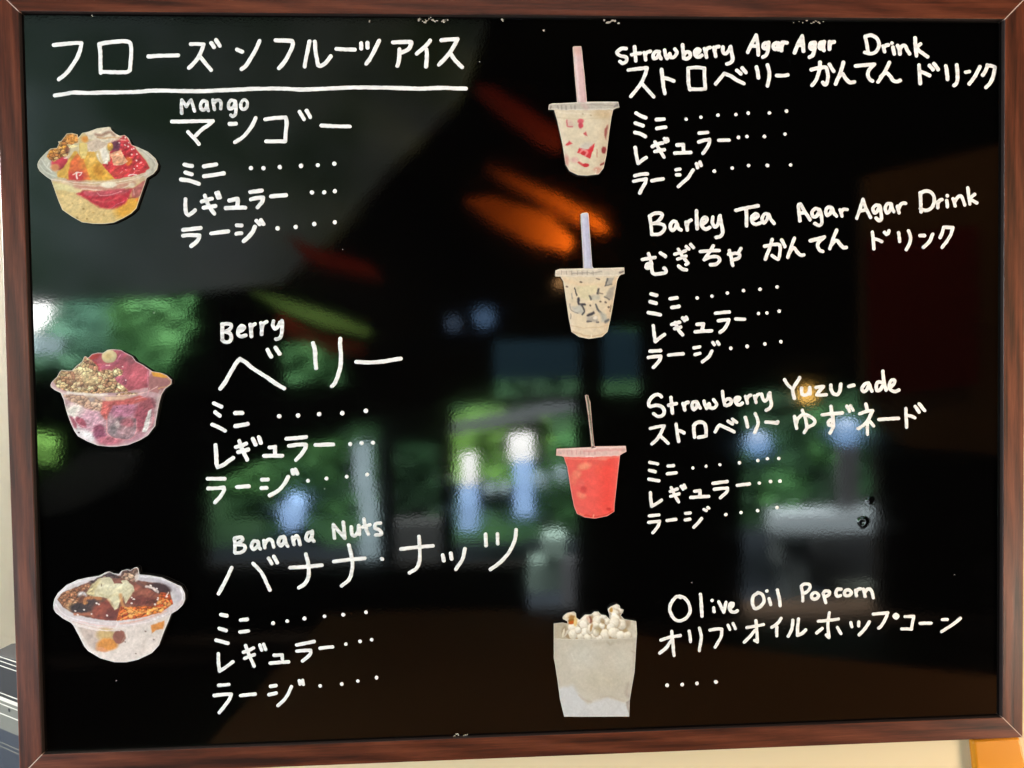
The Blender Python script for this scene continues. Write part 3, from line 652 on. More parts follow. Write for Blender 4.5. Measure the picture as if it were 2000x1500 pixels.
 ('L', '85,840 150,828 225,818;152,775 178,850 185,900 150,935 125,925 140,890 180,890 190,960 215,1000 300,995 345,980 340,945 325,935;285,765 340,803;445,780 520,760 565,740;475,835 530,815 570,800;485,725 530,800 592,880|570,895;485,910 530,945 575,955;572,695 603,722;622,672 653,707;730,750 840,742 940,738;875,685 830,760 775,840|850,810 920,810 945,845 910,890 845,897;1045,780 1120,770 1165,780 1160,820 1110,840;1055,740 1075,820 1092,905;1183,715 1160,755;1448,690 1530,675 1600,670 1620,700 1615,790 1595,835 1530,795;1532,615 1500,720 1455,835;1640,622 1675,695;1780,600 1740,710 1705,815;1720,770 1770,710 1810,755 1850,790 1885,787'),
 ('M', '70,630 150,610 228,588|170,640 155,690 180,735 213,750;365,512 330,600 290,720;305,680 360,625 400,665 440,705 475,705;765,535 775,620 782,720;790,612 830,620 870,640;900,535 920,560;950,520 940,550;1057,540 1065,590 1070,637;1168,520 1190,590 1180,660 1142,730;1297,573 1345,572;1437,558 1400,640 1335,703;1560,480 1545,540 1520,595;1562,480 1610,480 1664,482|1640,560 1600,630 1542,705')]),
('lettering', 'word for mini under barley tea drink', 3.5, 0.05, [('N', '158,170 210,185;150,247 208,262;130,353 190,362 248,375;343,217 412,208;360,303 432,292')]),
('dot_row', '', 3.5, 0, [('N', '608,210;754,191;903,162;1061,137;1222,125;1387,102')]),
('lettering', 'word for regular under barley tea drink', 3.4, 0.25, [('N', '180,480 188,560 200,634|250,595 290,567;360,468 435,447;388,510 448,495;395,450 425,520 467,570;465,405 485,430;500,400 508,418;607,467 670,463|655,520;590,540 670,535 748,530;788,360 860,350 922,347;815,432 870,425 918,420|905,460 870,515 833,545;985,415 1070,417')]),
('dot_row', '', 3.5, 0, [('N', '1208,360;1289,356;1409,338')]),
('lettering', 'word for large under barley tea drink', 3.3, 0.15, [('N', '148,730 252,724;132,792 190,783 252,778|240,820 210,860 182,888;330,768 400,760 472,755;577,697 632,688;588,762 635,750;752,728 720,785 660,832;760,645 775,665;805,638 820,660')]),
('dot_row', '', 3.7, 0, [('N', '937,701;1097,682;1270,659;1425,637')]),
('lettering', 'white words Strawberry Yuzu-ade', 3.4, 0.3, [
 ('O', '345,300 320,275 265,275 205,325 178,390 200,425 280,410 350,430 385,490 360,540 300,555 245,520;470,310 478,400 490,510;440,408 490,398 540,388;625,390 640,430 652,470;640,430 660,385 695,370;805,365 760,370 745,420 765,465 800,440 815,375 830,410 850,445;900,355 910,400 935,450|965,390 975,440|1030,445 1065,400 1025,340;1140,230 1150,320 1170,410;1160,370 1200,330 1250,340 1245,390 1190,415 1170,400;1310,365 1350,340 1365,315 1320,312 1305,350 1330,395 1365,405 1400,385;1440,295 1455,340 1465,380;1455,340 1475,295 1510,280;1555,290 1570,340 1578,375;1568,330 1590,280 1620,265;1650,265 1665,320 1690,355 1730,320 1745,260;1755,250 1765,330 1775,410 1745,455 1710,475'),
 ('P', '80,75 130,150 185,195;280,52 230,130 190,200 195,260 210,318;305,190 305,250 330,280 380,265 405,220 410,178 415,262;492,178 540,170 588,167|540,220 502,277|560,278 625,272;683,150 690,210 720,260 770,270 800,230 815,135;920,165 983,150;1175,120 1130,130 1090,190 1110,230 1150,210 1185,140 1200,190 1220,225;1362,-35 1372,70 1385,150 1405,212;1345,110 1300,110 1275,160 1285,215 1330,205 1370,140;1455,180 1500,140 1515,90 1485,80 1450,120 1450,190 1490,225 1530,230 1570,212')]),
('lettering', 'Japanese line for strawberry yuzu-ade', 3.3, 0.3, [
 ('O', '200,712 290,690 382,680|350,750 290,850 222,915;335,815 380,855 432,905;537,660 550,760 570,880;585,742 615,755 640,770;765,680 770,750 778,825;768,675 800,640 860,630 905,650 925,710 928,808|880,822 825,830;1047,755 1085,685 1105,670|1200,710 1290,755;1215,617 1270,652;1270,590 1325,633;1437,567 1455,630 1467,693;1567,518 1600,600 1600,670 1560,765;1705,630 1855,640;1860,625 1850,645'),
 ('P', '212,555 222,620 240,710;235,650 260,580 330,530 420,560 475,610 460,660 400,690;313,475 345,560 365,640 370,710 340,765;570,535 700,520 835,510;685,425 700,520 715,600 715,690 675,770;690,600 655,620 655,665 690,670 712,640;893,422 928,490;938,415 975,475;1140,395 1155,460;1060,520 1150,490 1225,480|1180,580 1120,660 1040,715;1160,640 1160,700 1162,785;1190,620 1240,680;1310,597 1440,588 1565,580;1663,450 1665,560 1672,695;1695,545 1740,555 1780,575;1785,425 1835,500;1835,392 1905,480')]),
('lettering', 'word for mini under yuzu-ade', 3.3, 0.05, [('Q', '145,165 222,180;143,243 198,258;137,330 235,345;323,202 377,197;318,277 402,267')]),
('dot_row', '', 3.4, 0, [('Q', '565,221;695,202;830,188;1021,170;1200,148;1294,130;1406,127')]),
('lettering', 'word for regular under yuzu-ade', 3.2, 0.25, [('Q', '152,460 155,530 165,594|210,568 262,533;345,450 415,425;350,497 430,472;355,412 385,480 428,552;453,400 470,425;480,388 492,412;583,447 637,438|635,490;545,508 630,502 722,497;762,370 840,360 903,352;775,428 840,420 905,418|895,455 835,512;1000,390 1060,382 1120,376')]),
('dot_row', '', 3.5, 0, [('Q', '1215,367;1324,352;1416,348')]),
('lettering', 'word for large under yuzu-ade', 3.2, 0.15, [('Q', '142,688 235,678;135,752 190,745 242,740|225,790 175,853;315,733 398,722;493,663 540,660;492,727 537,720;652,712 620,755 575,800;675,625 697,635;712,605 722,612')]),
('dot_row', '', 3.5, 0, [('Q', '888,674;1036,655;1198,636;1387,605')]),
('lettering', 'white words Olive Oil Popcorn', 3.3, 0.3, [
 ('R', '340,210 290,205 230,280 220,360 260,440 320,472 400,440 445,370 430,280 380,215 325,195;560,175 570,280 578,420;689,245 691,245;708,325 713,370;765,260 820,375|845,265;885,330 920,305 925,280 895,280 882,320 900,365 940,375 972,360;1190,165 1150,200 1140,270 1170,335 1230,310 1270,250 1250,180 1200,155;1301,140 1303,140;1325,225 1345,290;1418,128 1440,220 1450,300'),
 ('S', '85,85 100,170 103,250;85,85 120,62 170,65 185,100 150,145 105,170;240,155 200,185 210,225 255,225 280,185 240,155;330,165 345,220 358,270;330,165 350,140 395,145 395,180 345,205;530,120 490,120 470,160 490,198 525,190;610,125 570,145 575,185 620,190 645,155 610,125;690,130 700,190;695,160 715,120 745,115;780,120 790,165 798,200;790,165 820,120 860,125 880,170 890,215')]),
('lettering', 'Japanese line for olive oil popcorn', 3.1, 0.25, [
 ('R', '120,687 220,655 335,635;240,590 250,700 265,860;235,690 180,770 105,830;433,585 445,640 450,705;548,552 570,650 560,730 548,805;667,575 740,562 798,564|790,650 725,765;868,520 888,568;925,500 950,558;1078,547 1180,530 1265,513;1180,470 1190,600 1195,705|1165,690;1165,580 1110,650 1050,710;1460,442 1420,500 1355,545;1412,540 1412,640;1592,465 1580,560 1540,645;1655,450 1645,540 1642,634|1690,615 1735,572'),
 ('S', '275,477 390,465 500,452;400,380 385,470 385,560 395,660|365,630;320,555 258,608;488,545 527,612;638,490 650,537;728,485 725,528;845,482 800,555 730,628;890,395 970,390 1050,382|1030,440 985,520 947,555;1143,400 1166,422 1143,444 1120,422 1143,400;1245,425 1342,422|1325,500 1315,564|1260,562 1205,562;1410,500 1535,497;1660,458 1715,456;1862,442 1780,510 1650,592')]),
('dot_row', '', 3.7, 0, [('R', '188,1190;357,1182;521,1170;732,1154')]),
]
def catmull(P):
    P = np.array(P, float)
    if len(P) < 3: return P
    if np.allclose(P[0], P[-1]): E = np.vstack([P[-2], P, P[1]])
    else: E = np.vstack([2 * P[0] - P[1], P, 2 * P[-1] - P[-2]])
    out = []
    for i in range(1, len(E) - 2):
        p0, p1, p2, p3 = E[i - 1:i + 3]
        n = max(2, int(np.linalg.norm(p2 - p1) / 1.5))
        for k in range(n):
            t = k / n
            out.append(0.5 * ((2 * p1) + (-p0 + p2) * t + (2 * p0 - 5 * p1 + 4 * p2 - p3) * t * t + (-p0 + 3 * p1 - 3 * p2 + p3) * t ** 3))
    out.append(P[-1])
    return np.array(out)
def vnoise(x, y, sc, seed=0):
    """smooth value noise in -1..1"""
    x = x / sc; y = y / sc
    xi = np.floor(x).astype(np.int64); yi = np.floor(y).astype(np.int64)
    fx = x - xi; fy = y - yi
    fx = fx * fx * (3 - 2 * fx); fy = fy * fy * (3 - 2 * fy)
    def h(a, b):
        n = (a * 374761393 + b * 668265263 + seed * 974634777) & 0xffffffff
        n = ((n ^ (n >> 13)) * 1274126177) & 0xffffffff
        return ((n ^ (n >> 16)) & 0xffff) / 32767.5 - 1
    return (h(xi, yi) * (1 - fx) + h(xi + 1, yi) * fx) * (1 - fy) + (h(xi, yi + 1) * (1 - fx) + h(xi + 1, yi + 1) * fx) * fy
def ink_line(name, label, hw, grey, parts):
    polys = []
    for tile, s in parts:
        x0, y0, sc = TILE[tile]
        for st in s.split(';'):
            last = None
            for seg in st.split('|'):
                pts = [tuple(float(q) for q in p.split(',')) for p in seg.split()]
                pts = [(x0 + p[0] / sc, y0 + p[1] / sc) for p in pts]
                if last is not None: pts = [last] + pts
                last = pts[-1]
                polys.append(catmull(pts))
    allp = np.vstack(polys)
    G = 0.8; pad = hw + 4
    gx0, gy0 = allp.min(0) - pad; gx1, gy1 = allp.max(0) + pad
    nx = int((gx1 - gx0) / G) + 2; ny = int((gy1 - gy0) / G) + 2
    X = gx0 + np.arange(nx) * G; Y = gy0 + np.arange(ny) * G
    D = np.full((ny, nx), 99.0); CNT = np.zeros((ny, nx))
    for P in polys:
        loc = np.full((ny, nx), 99.0)
        if len(P) == 1: P = np.vstack([P, P + 0.01])
        for a, b in zip(P[:-1], P[1:]):
            lo = np.minimum(a, b) - pad; hi = np.maximum(a, b) + pad
            i0, i1 = max(0, int((lo[0] - gx0) / G)), min(nx, int((hi[0] - gx0) / G) + 2)
            j0, j1 = max(0, int((lo[1] - gy0) / G)), min(ny, int((hi[1] - gy0) / G) + 2)
            xx = X[None, i0:i1] - a[0]; yy = Y[j0:j1, None] - a[1]
            d = b - a; L2 = max(1e-9, d @ d)
            t = np.clip((xx * d[0] + yy * d[1]) / L2, 0, 1)
            dd = np.hypot(xx - t * d[0], yy - t * d[1])
            loc[j0:j1, i0:i1] = np.minimum(loc[j0:j1, i0:i1], dd)
        D = np.minimum(D, loc); CNT += loc < hw
    XX, YY = np.meshgrid(X, Y)
    wv = hw * (1 + 0.07 * vnoise(XX, YY, 22, 3)) + 0.35 * vnoise(XX, YY, 5, 5)
    F = wv - D                                   # inside > 0
    verts, ink, hgt, idx, faces = [], [], [], {}, []
    def gv(j, i):
        k = (j, i)
        if k not in idx:
            idx[k] = len(verts); verts.append((X[i], Y[j])); hgt.append(min(1.0, F[j, i] / (0.42 * hw))); ink.append(CNT[j, i])
        return idx[k]
    def ev(j, i, j2, i2):
        k = (j, i, j2, i2) if (j, i) < (j2, i2) else (j2, i2, j, i)
        if k not in idx:
            t = F[j, i] / (F[j, i] - F[j2, i2])
            idx[k] = len(verts); verts.append((X[i] + (X[i2] - X[i]) * t, Y[j] + (Y[j2] - Y[j]) * t)); hgt.append(0.0); ink.append(1)
        return idx[k]
    ins = F > 0
    anyc = ins[:-1, :-1] | ins[1:, :-1] | ins[:-1, 1:] | ins[1:, 1:]
    for j, i in zip(*np.nonzero(anyc)):
        c = [(j, i), (j, i + 1), (j + 1, i + 1), (j + 1, i)]
        poly = []
        for q in range(4):
            a, b = c[q], c[(q + 1) % 4]
            if ins[a]: poly.append(gv(*a))
            if ins[a] != ins[b]: poly.append(ev(*a, *b))
        if len(poly) >= 3: faces.append(tuple(reversed(poly)))
    V = np.array(verts); Hh = np.array(hgt)
    Wd = onplane(V[:, 0], V[:, 1], YP)
    Wd[:, 1] = YP - 0.00004 - 0.00016 * np.sqrt(np.clip(Hh, 0, 1))
    o = mesh(name, Wd, faces, M_INK, board, True)
    at = o.data.attributes.new('ink', 'FLOAT', 'POINT')
    at.data.foreach_set('value', np.clip((0.16 + grey) * (0.6 + 0.4 * (np.array(ink) > 1)), 0, 1).astype(np.float32))
    if label: o['label'] = label
    return o
for row in TEXT: ink_line(*row)

# ------------------------------------------------------------------ cut-out photo prints stuck on the panel
def fbm(x, y, sc, seed=0, oct=3):
    a, s, t = 0.0, 1.0, 0.0
    for k in range(oct):
        a = a + s * vnoise(x, y, sc / 2 ** k, seed + k * 17); t += s; s *= 0.55
    return a / t
class Print:
    """colours one print, point by point, from flat shapes in the enlarged-crop coordinates"""
    def __init__(s, X, Y, base):
        s.X, s.Y = X, Y
        s.C = np.tile(np.array(base, float), (len(X), 1))
        s.wx = X + 9 * fbm(X, Y, 45, 1); s.wy = Y + 9 * fbm(X, Y, 45, 2)
    def sd_poly(s, pts, warp=True):
        x, y = (s.wx, s.wy) if warp else (s.X, s.Y)
        P = np.array(pts, float); d = np.full(len(x), 1e9); ins = np.zeros(len(x), bool)
        for (ax, ay), (bx, by) in zip(P, np.roll(P, -1, 0)):
            ex, ey = bx - ax, by - ay
            t = np.clip(((x - ax) * ex + (y - ay) * ey) / (ex * ex + ey * ey + 1e-9), 0, 1)
            d = np.minimum(d, np.hypot(x - ax - t * ex, y - ay - t * ey))
            c = (ay > y) != (by > y)
            with np.errstate(divide='ignore', invalid='ignore'):
                ins ^= c & (x < ex * (y - ay) / (ey if ey else 1e-9) + ax)
        return np.where(ins, -d, d)
    def mix(s, m, col):
        s.C = s.C * (1 - m[:, None]) + np.asarray(col, float) * m[:, None]
    def var(s, col, amt, sc, seed):
        n = fbm(s.X, s.Y, sc, seed)
        return np.asarray(col, float) * (1 + amt * n[:, None])
    def poly(s, pts, col, soft=10, a=1.0, amt=0.10, sc=50, seed=3):
        d = s.sd_poly(pts); m = np.clip(0.5 - d / soft, 0, 1) * a
        s.mix(m, s.var(col, amt, sc, seed + len(pts)))
    def ell(s, cx, cy, rx, ry, col, rot=0.0, soft=0.25, a=1.0, amt=0.08, sc=40, shade=0.0):
        c, q = math.cos(rot), math.sin(rot)
        dx, dy = s.wx - cx, s.wy - cy
        u = (dx * c + dy * q) / rx; v = (-dx * q + dy * c) / ry
        r = np.hypot(u, v)
        m = np.clip((1 - r) / soft + 0.5, 0, 1) * a
        cc = s.var(col, amt, sc, int(cx) % 97)
        if shade:
            k = 1 + shade * (-(dx / rx) * 0.5 - (dy / ry) * 0.8) - abs(shade) * 0.5 * np.clip(r, 0, 1.2) ** 3
            cc = cc * np.clip(k, 0.25, 1.5)[:, None]
        s.mix(m, cc)
    def line(s, pts, w, col, a=1.0, soft=None, warp=True):
        P = catmull(np.array(pts, float))
        if len(P) > 40: P = P[::max(1, len(P) // 40)]
        x, y = (s.wx, s.wy) if warp else (s.X, s.Y)
        d = np.full(len(x), 1e9)
        for (ax, ay), (bx, by) in zip(P[:-1], P[1:]):
            ex, ey = bx - ax, by - ay
            t = np.clip(((x - ax) * ex + (y - ay) * ey) / (ex * ex + ey * ey + 1e-9), 0, 1)
            d = np.minimum(d, np.hypot(x - ax - t * ex, y - ay - t * ey))
        soft = soft or w * 0.6
        s.mix(np.clip((w / 2 - d) / soft + 0.5, 0, 1) * a, col)
    def crumbs(s, pts, pal, size=45, a=1.0, soft=14, seed=5, gap=0.45):
        d = s.sd_poly(pts); m = np.clip(0.5 - d / soft, 0, 1) * a
        sel = np.nonzero(m > 0.01)[0]
        if not len(sel): return
        x, y = s.X[sel], s.Y[sel]
        x, y = (x + 0.55 * size * fbm(x, y, size * 1.4, seed + 40)) / size, (y + 0.5 * size * fbm(x, y, size * 1.1, seed + 60)) / (size * 0.8)
        xi, yi = np.floor(x).astype(int), np.floor(y).astype(int)
        best = np.full(len(sel), 9.0); second = best.copy(); bid = np.zeros(len(sel), int); bx = np.zeros(len(sel)); by = bx.copy()
        for oi in (-1, 0, 1):
            for oj in (-1, 0, 1):
                a_, b_ = xi + oi, yi + oj
                hsh = (a_ * 374761393 + b_ * 668265263 + seed * 974634777) & 0xffffffff; hsh = ((hsh ^ (hsh >> 13)) * 1274126177) & 0xffffffff; hsh = hsh ^ (hsh >> 16)
                cx = a_ + (hsh & 255) / 255; cy = b_ + ((hsh >> 8) & 255) / 255
                dd = np.hypot(x - cx, y - cy)
                up = dd < best
                second = np.where(up, best, np.minimum(second, dd))
                bid = np.where(up, hsh >> 12, bid); bx = np.where(up, x - cx, bx); by = np.where(up, y - cy, by)
                best = np.where(up, dd, best)
        pal = np.array(pal, float)
        cc = pal[(bid & 1023) % len(pal)]
        edge = np.clip((second - best) / 0.28, 0, 1)
        k = (0.55 + 0.45 * edge) * (1.0 - gap * (bx * 0.6 + by * 1.0)) * (1 + 0.16 * fbm(s.X[sel], s.Y[sel], size * 0.4, seed))
        cc = np.clip(cc * k[:, None], 0, 255)
        s.C[sel] = s.C[sel] * (1 - m[sel, None]) + cc * m[sel, None]
    def emboss(s, pts, sc, amt, spec=0.0, seed=21, tint=(255, 244, 236)):
        """printed relief: small lumps with a lit and a shaded side"""
        m = np.clip(0.5 - s.sd_poly(pts) / 26, 0, 1)
        e = sc * 0.12
        hgt = lambda x, y: fbm(x, y, sc, seed, 4)
        gx = (hgt(s.wx + e, s.wy) - hgt(s.wx - e, s.wy)) / (2 * e) * sc
        gy = (hgt(s.wx, s.wy + e) - hgt(s.wx, s.wy - e)) / (2 * e) * sc
        k = (gx * 0.45 + gy * 0.85) * 0.5
        s.C = s.C * (1 + amt * np.clip(k, -1.4, 1.1) * m)[:, None]
        if spec:
            q = np.clip((k - 0.75) / 0.25, 0, 1) * m * spec
            s.mix(q, tint)
    def spots(s, pts, r, col, a=1.0):
        for x, y in pts: s.ell(x, y, r, r * 0.8, col, 0.3, 0.6, a, 0)

def cutout(name, label, tile, outline, paint, base, border, bw=7.0, lift=0.0032, exposure=0.86, mottle=1.0, fade=0.06):
    x0, y0, sc = tile
    P = np.array(outline, float)
    # denser outline
    ring = []
    for a, b in zip(P, np.roll(P, -1, 0)):
        n = max(1, int(np.linalg.norm(b - a) / (2.2 * sc)))
        for k in range(n): ring.append(a + (b - a) * k / n)
    ring = np.array(ring)
    step = 1.05 * sc
    gx = np.arange(P[:, 0].min(), P[:, 0].max(), step); gy = np.arange(P[:, 1].min(), P[:, 1].max(), step)
    GX, GY = np.meshgrid(gx, gy); GX[1::2] += step / 2
    GX, GY = GX.ravel(), GY.ravel()
    pr = Print(GX, GY, base)
    d = pr.sd_poly(ring, False)
    k = d < -0.6 * sc
    # two rows just inside the edge keep the white paper margin crisp
    pts = np.vstack([ring, np.stack([GX[k], GY[k]], 1)])
    n = len(ring)
    co, ed, fa, *_ = delaunay_2d_cdt([Vector(p) for p in pts], [(i, (i + 1) % n) for i in range(n)], [], 1, 1e-4)
    co = np.array([(p[0], p[1]) for p in co])
    pr = Print(co[:, 0], co[:, 1], base)
    paint(pr)
    d = -pr.sd_poly(ring, False)
    X_, Y_ = co[:, 0], co[:, 1]
    pr.C = pr.C * (1 + mottle * (0.07 * fbm(X_, Y_, 70, 31) + 0.06 * fbm(X_, Y_, 26, 33, 2)))[:, None]
    grey_ = pr.C @ np.array([0.3, 0.5, 0.2]); pr.C = pr.C * (1 - fade) + fade * grey_[:, None] * np.array([1.04, 0.99, 0.94])
    grain = 1 + 0.02 * vnoise(co[:, 0], co[:, 1], 7, 8) + 0.02 * vnoise(co[:, 0], co[:, 1], 16, 9)
    pr.C = pr.C * grain[:, None]
    pr.mix(np.clip((bw - d) / 7 + 0.4, 0, 1) * 0.85, border)
    yf = YP - lift
    # gentle curl of the paper
    bowx = (co[:, 0] - P[:, 0].mean()) / np.ptp(P[:, 0]); bowy = (co[:, 1] - P[:, 1].mean()) / np.ptp(P[:, 1])
    curl = 0.0006 * (bowx * 0.8 + bowy * 0.5) ** 2 + 0.0003 * np.sin(6 * bowx + 3 * bowy)
    W3 = onplane(x0 + co[:, 0] / sc, y0 + co[:, 1] / sc, yf)
    W3[:, 1] = yf - curl
    nv = len(W3)
    # the boundary loop, followed through the triangles
    cnt = {}
    for t in fa:
        for a, b in zip(t, t[1:] + t[:1]) if isinstance(t, list) else zip(t, tuple(t[1:]) + tuple(t[:1])):
            cnt[(a, b)] = 1
    bnd = [(a, b) for a, b in cnt if (b, a) not in cnt]
    faces = [tuple(t) for t in fa]
    bvs = sorted({a for a, b in bnd} | {b for a, b in bnd}); bi = {q: nv + i for i, q in enumerate(bvs)}
    back = W3[bvs].copy(); back[:, 1] = YP - 0.00005
    bi2 = {q: nv + len(bvs) + i for i, q in enumerate(bvs)}
    fr2 = W3[bvs].copy(); fr2[:, 1] += 0.00035
    bi1 = bi2
    V = np.vstack([W3, back, fr2])
    nf = len(faces)
    for a, b in bnd:
        faces.append((b, a, bi1[a], bi1[b])); faces.append((bi1[b], bi1[a], bi[a], bi[b]))
    o = mesh(name, V, faces, [M_PRINT, M_BACK], None, False, (W3[:, 0].mean(), YP, W3[:, 2].mean()))
    mi = np.zeros(len(faces), np.int32)
    mi[nf + 1::2] = 1
    o.data.polygons.foreach_set('material_index', mi)
    at = o.data.attributes.new('print', 'FLOAT_COLOR', 'POINT')
    c = np.zeros((len(V), 4), np.float32); c[:, 3] = 1
    c[:nv, :3] = np.clip(lin(np.clip(pr.C, 0, 255)) * exposure * np.array([0.96, 1.0, 1.08]), 0, 0.92)
    c[nv:, :3] = lin(border) * exposure * 0.8
    at.data.foreach_set('color', c.ravel())
    fixn(o)
    tag(o, label, 'photo cutout', 'cut-out photo prints on the menu board')
    return o

# ---- mango bowl
MANGO = [(90,600),(105,560),(130,520),(215,430),(270,385),(355,375),(385,310),(370,290),(415,280),(490,180),(560,172),(635,190),(645,235),(700,170),(780,155),(900,110),(1060,88),(1085,95),(1095,130),(1150,180),(1215,212),(1280,200),(1330,240),(1360,300),(1375,335),(1470,370),(1600,430),(1700,520),(1735,600),(1720,670),(1670,730),(1580,785),(1560,850),(1500,1020),(1440,1200),(1370,1270),(1250,1340),(1130,1395),(1000,1412),(850,1410),(700,1390),(560,1310),(430,1220),(370,1080),(320,940),(275,810),(200,760),(120,690),(95,640)]
def paint_mango(p):
    p.poly([(80,840),(1600,780),(1500,1450),(300,1450)], (212,182,118), 20, 1, 0.08, 60)
    p.ell(1330,1190,190,130, (224,164,58), -0.5, 0.6); p.ell(560,1120,170,150,(218,190,128),0,0.8)
    p.poly([(300,850),(640,880),(700,960),(640,1000),(470,960),(330,950)], (218,206,150), 24, 0.9)
    p.poly([(80,600),(130,500),(215,420),(290,380),(310,560),(290,640),(370,780),(275,820),(110,700)], (186,187,168), 14)
    p.poly([(1390,330),(1600,420),(1750,600),(1680,740),(1560,800),(1540,730),(1640,640),(1540,480)], (198,192,172), 14)
    p.line([(1480,400),(1600,470),(1680,590),(1650,680)], 26, (176,170,150), 0.7); p.line([(1540,420),(1660,520),(1710,610)], 12, (226,222,206), 0.8)
    p.line([(150,540),(200,620),(280,700)], 14, (222,222,206), 0.8); p.line([(110,600),(190,690),(330,770)], 12, (222,220,200), 0.8); p.line([(225,640),(250,580)], 16, (232,230,215), 0.7)
    p.poly([(960,600),(1080,560),(1080,440),(1150,330),(1210,215),(1290,205),(1360,300),(1400,360),(1480,440),(1560,540),(1625,650),(1540,720),(1380,765),(1200,800),(1130,800),(1040,690)], (202,58,62), 12, 1, 0.22, 70)
    p.ell(1150,350,80,80,(112,58,78),0,0.7); p.ell(1320,480,70,140,(176,38,48),0.3,0.9); p.ell(1220,690,150,60,(214,74,66),-0.3,0.9); p.ell(1300,640,120,40,(186,44,54),-0.4,0.9)
    for x, y in [(1265,300),(1330,290),(1300,370),(1360,420),(1400,390),(1330,440),(1420,470),(1390,520),(1470,520),(1250,350),(1230,410)]: p.ell(x,y,32,28,(214,62,70),0,0.5,0.75,0.1,30,0.35)
    p.ell(400,580,120,95,(204,62,78),0,0.3,1,0.1,40,0.25); p.ell(330,640,60,50,(214,140,90),0,0.6)
    p.poly([(480,790),(500,620),(560,480),(610,420),(680,490),(740,540),(800,640),(840,815),(500,808)], (226,132,58), 14, 1, 0.1)
    p.ell(620,760,130,90,(196,58,58),0,0.8); p.ell(600,600,70,110,(230,110,60),0,0.9)
    p.poly([(360,700),(450,640),(520,520),(600,418),(642,430),(545,560),(505,700),(515,800),(365,770)], (216,168,72), 14, 1, 0.12)
    p.poly([(720,540),(760,430),(850,380),(900,520),(1000,640),(1150,800),(1050,820),(820,812),(760,650)], (220,166,62), 14, 1, 0.14); p.ell(830,520,70,110,(226,178,84),0.1,0.9); p.ell(920,690,60,90,(208,140,44),-0.6,1)
    p.ell(1340,560,50,60,(214,108,48),0,0.6)
    p.crumbs([(215,490),(270,390),(355,380),(385,310),(490,180),(560,175),(640,195),(645,300),(560,330),(520,380),(500,480),(420,500),(320,565),(262,545)], [(208,150,82),(232,188,122),(170,108,54),(218,160,96),(226,150,60)], 62, 1, 12, 5)
    p.ell(560,250,80,60,(222,142,56),0,0.6,0.7,0.2,25); p.ell(500,400,30,60,(120,72,60),0.2,0.8,0.8)
    p.poly([(488,330),(520,320),(600,345),(655,345),(600,372),(515,370)], (238,220,156), 8)
    p.poly([(645,240),(700,170),(780,190),(790,290),(700,310),(655,310)], (206,184,128), 12); p.ell(735,255,45,45,(214,140,62),0.4,0.8)
    p.poly([(655,320),(700,300),(770,320),(772,420),(740,525),(690,520),(655,450)], (224,198,118), 8, 1, 0.08); p.line([(665,320),(668,440),(700,515)], 10, (190,152,76), 0.8)
    p.poly([(740,165),(900,112),(1060,92),(1090,130),(1215,214),(1255,226),(1180,268),(1060,312),(900,272),(785,250)], (224,210,182), 10, 1, 0.07)
    p.line([(890,190),(960,205),(1040,170),(1090,165),(1140,205)], 36, (150,106,84), 0.75, 30); p.line([(910,230),(1010,245),(1100,230),(1200,240)], 20, (206,150,98), 0.7, 18); p.line([(1060,310),(1160,270),(1300,268)], 18, (224,170,150), 0.8)
    p.poly([(775,290),(900,258),(1042,312),(1030,360),(900,422),(800,428),(772,380)], (208,186,162), 8, 1, 0.08); p.line([(790,420),(900,415),(1030,350)], 9, (240,228,206), 0.8)
    p.poly([(915,405),(1020,365),(1066,480),(1055,602),(960,592),(900,480)], (226,217,198), 8, 1, 0.06); p.line([(925,420),(945,500),(975,585)], 34, (200,170,110), 0.7, 30)
    p.poly([(1072,460),(1230,395),(1262,480),(1322,552),(1230,612),(1130,605),(1100,520)], (224,162,122), 8, 1, 0.06); p.line([(1130,605),(1230,608),(1320,555)], 9, (240,205,170), 0.9)
    p.ell(1085,360,40,56,(216,164,66),0,0.3,1,0.05,30,0.3); p.spots([(1078,335)],12,(250,226,170))
    p.spots([(1292,236),(1205,310),(1340,310),(1380,400),(1380,465),(1445,460),(1440,550),(1455,622),(1410,660),(1330,355),(1290,340),(1410,390)], 12, (252,214,206))
    p.emboss([(960,600),(1080,440),(1210,215),(1360,300),(1560,540),(1625,650),(1380,765),(1130,800)], 70, 0.28, 0.55, 31)
    p.emboss([(365,700),(520,520),(640,425),(760,430),(900,500),(1150,800),(820,812),(400,790)], 120, 0.16, 0.15, 37)
    p.emboss([(740,165),(1060,92),(1255,226),(1066,480),(1055,602),(900,480),(775,380)], 90, 0.10, 0.0, 41)
    p.emboss([(220,480),(355,380),(490,180),(640,195),(640,300),(500,480),(320,565)], 46, 0.30, 0.12, 43)
    p.line([(575,740),(620,715),(700,712)], 14, (250,232,220)); p.line([(625,720),(632,790)], 22, (250,236,224)); p.line([(690,725),(660,750)], 12, (250,226,214))
    p.line([(1335,758),(1380,738),(1440,748)], 14, (250,226,220)); p.line([(1220,715),(1250,695)], 10, (240,150,140)); p.line([(450,515),(490,512)], 12, (250,220,210)); p.line([(1410,690),(1480,688)],10,(236,120,110))
    p.poly([(275,790),(450,805),(650,820),(900,835),(1200,800),(1400,770),(1590,720),(1575,800),(1400,900),(1150,960),(900,955),(690,940),(450,870),(280,825)], (204,178,152), 16, 0.62, 0.10)
    p.line([(620,900),(900,925),(1180,900),(1400,860)], 60, (184,100,96), 0.5, 50)
    p.line([(270,800),(500,835),(800,855),(1100,850),(1400,800),(1590,735)], 9, (240,228,208), 0.75); p.line([(420,840),(700,885),(1000,892),(1250,860),(1500,790)], 8, (236,214,196), 0.6); p.line([(690,935),(900,950),(1130,970),(1340,890)], 10, (240,220,205), 0.75)
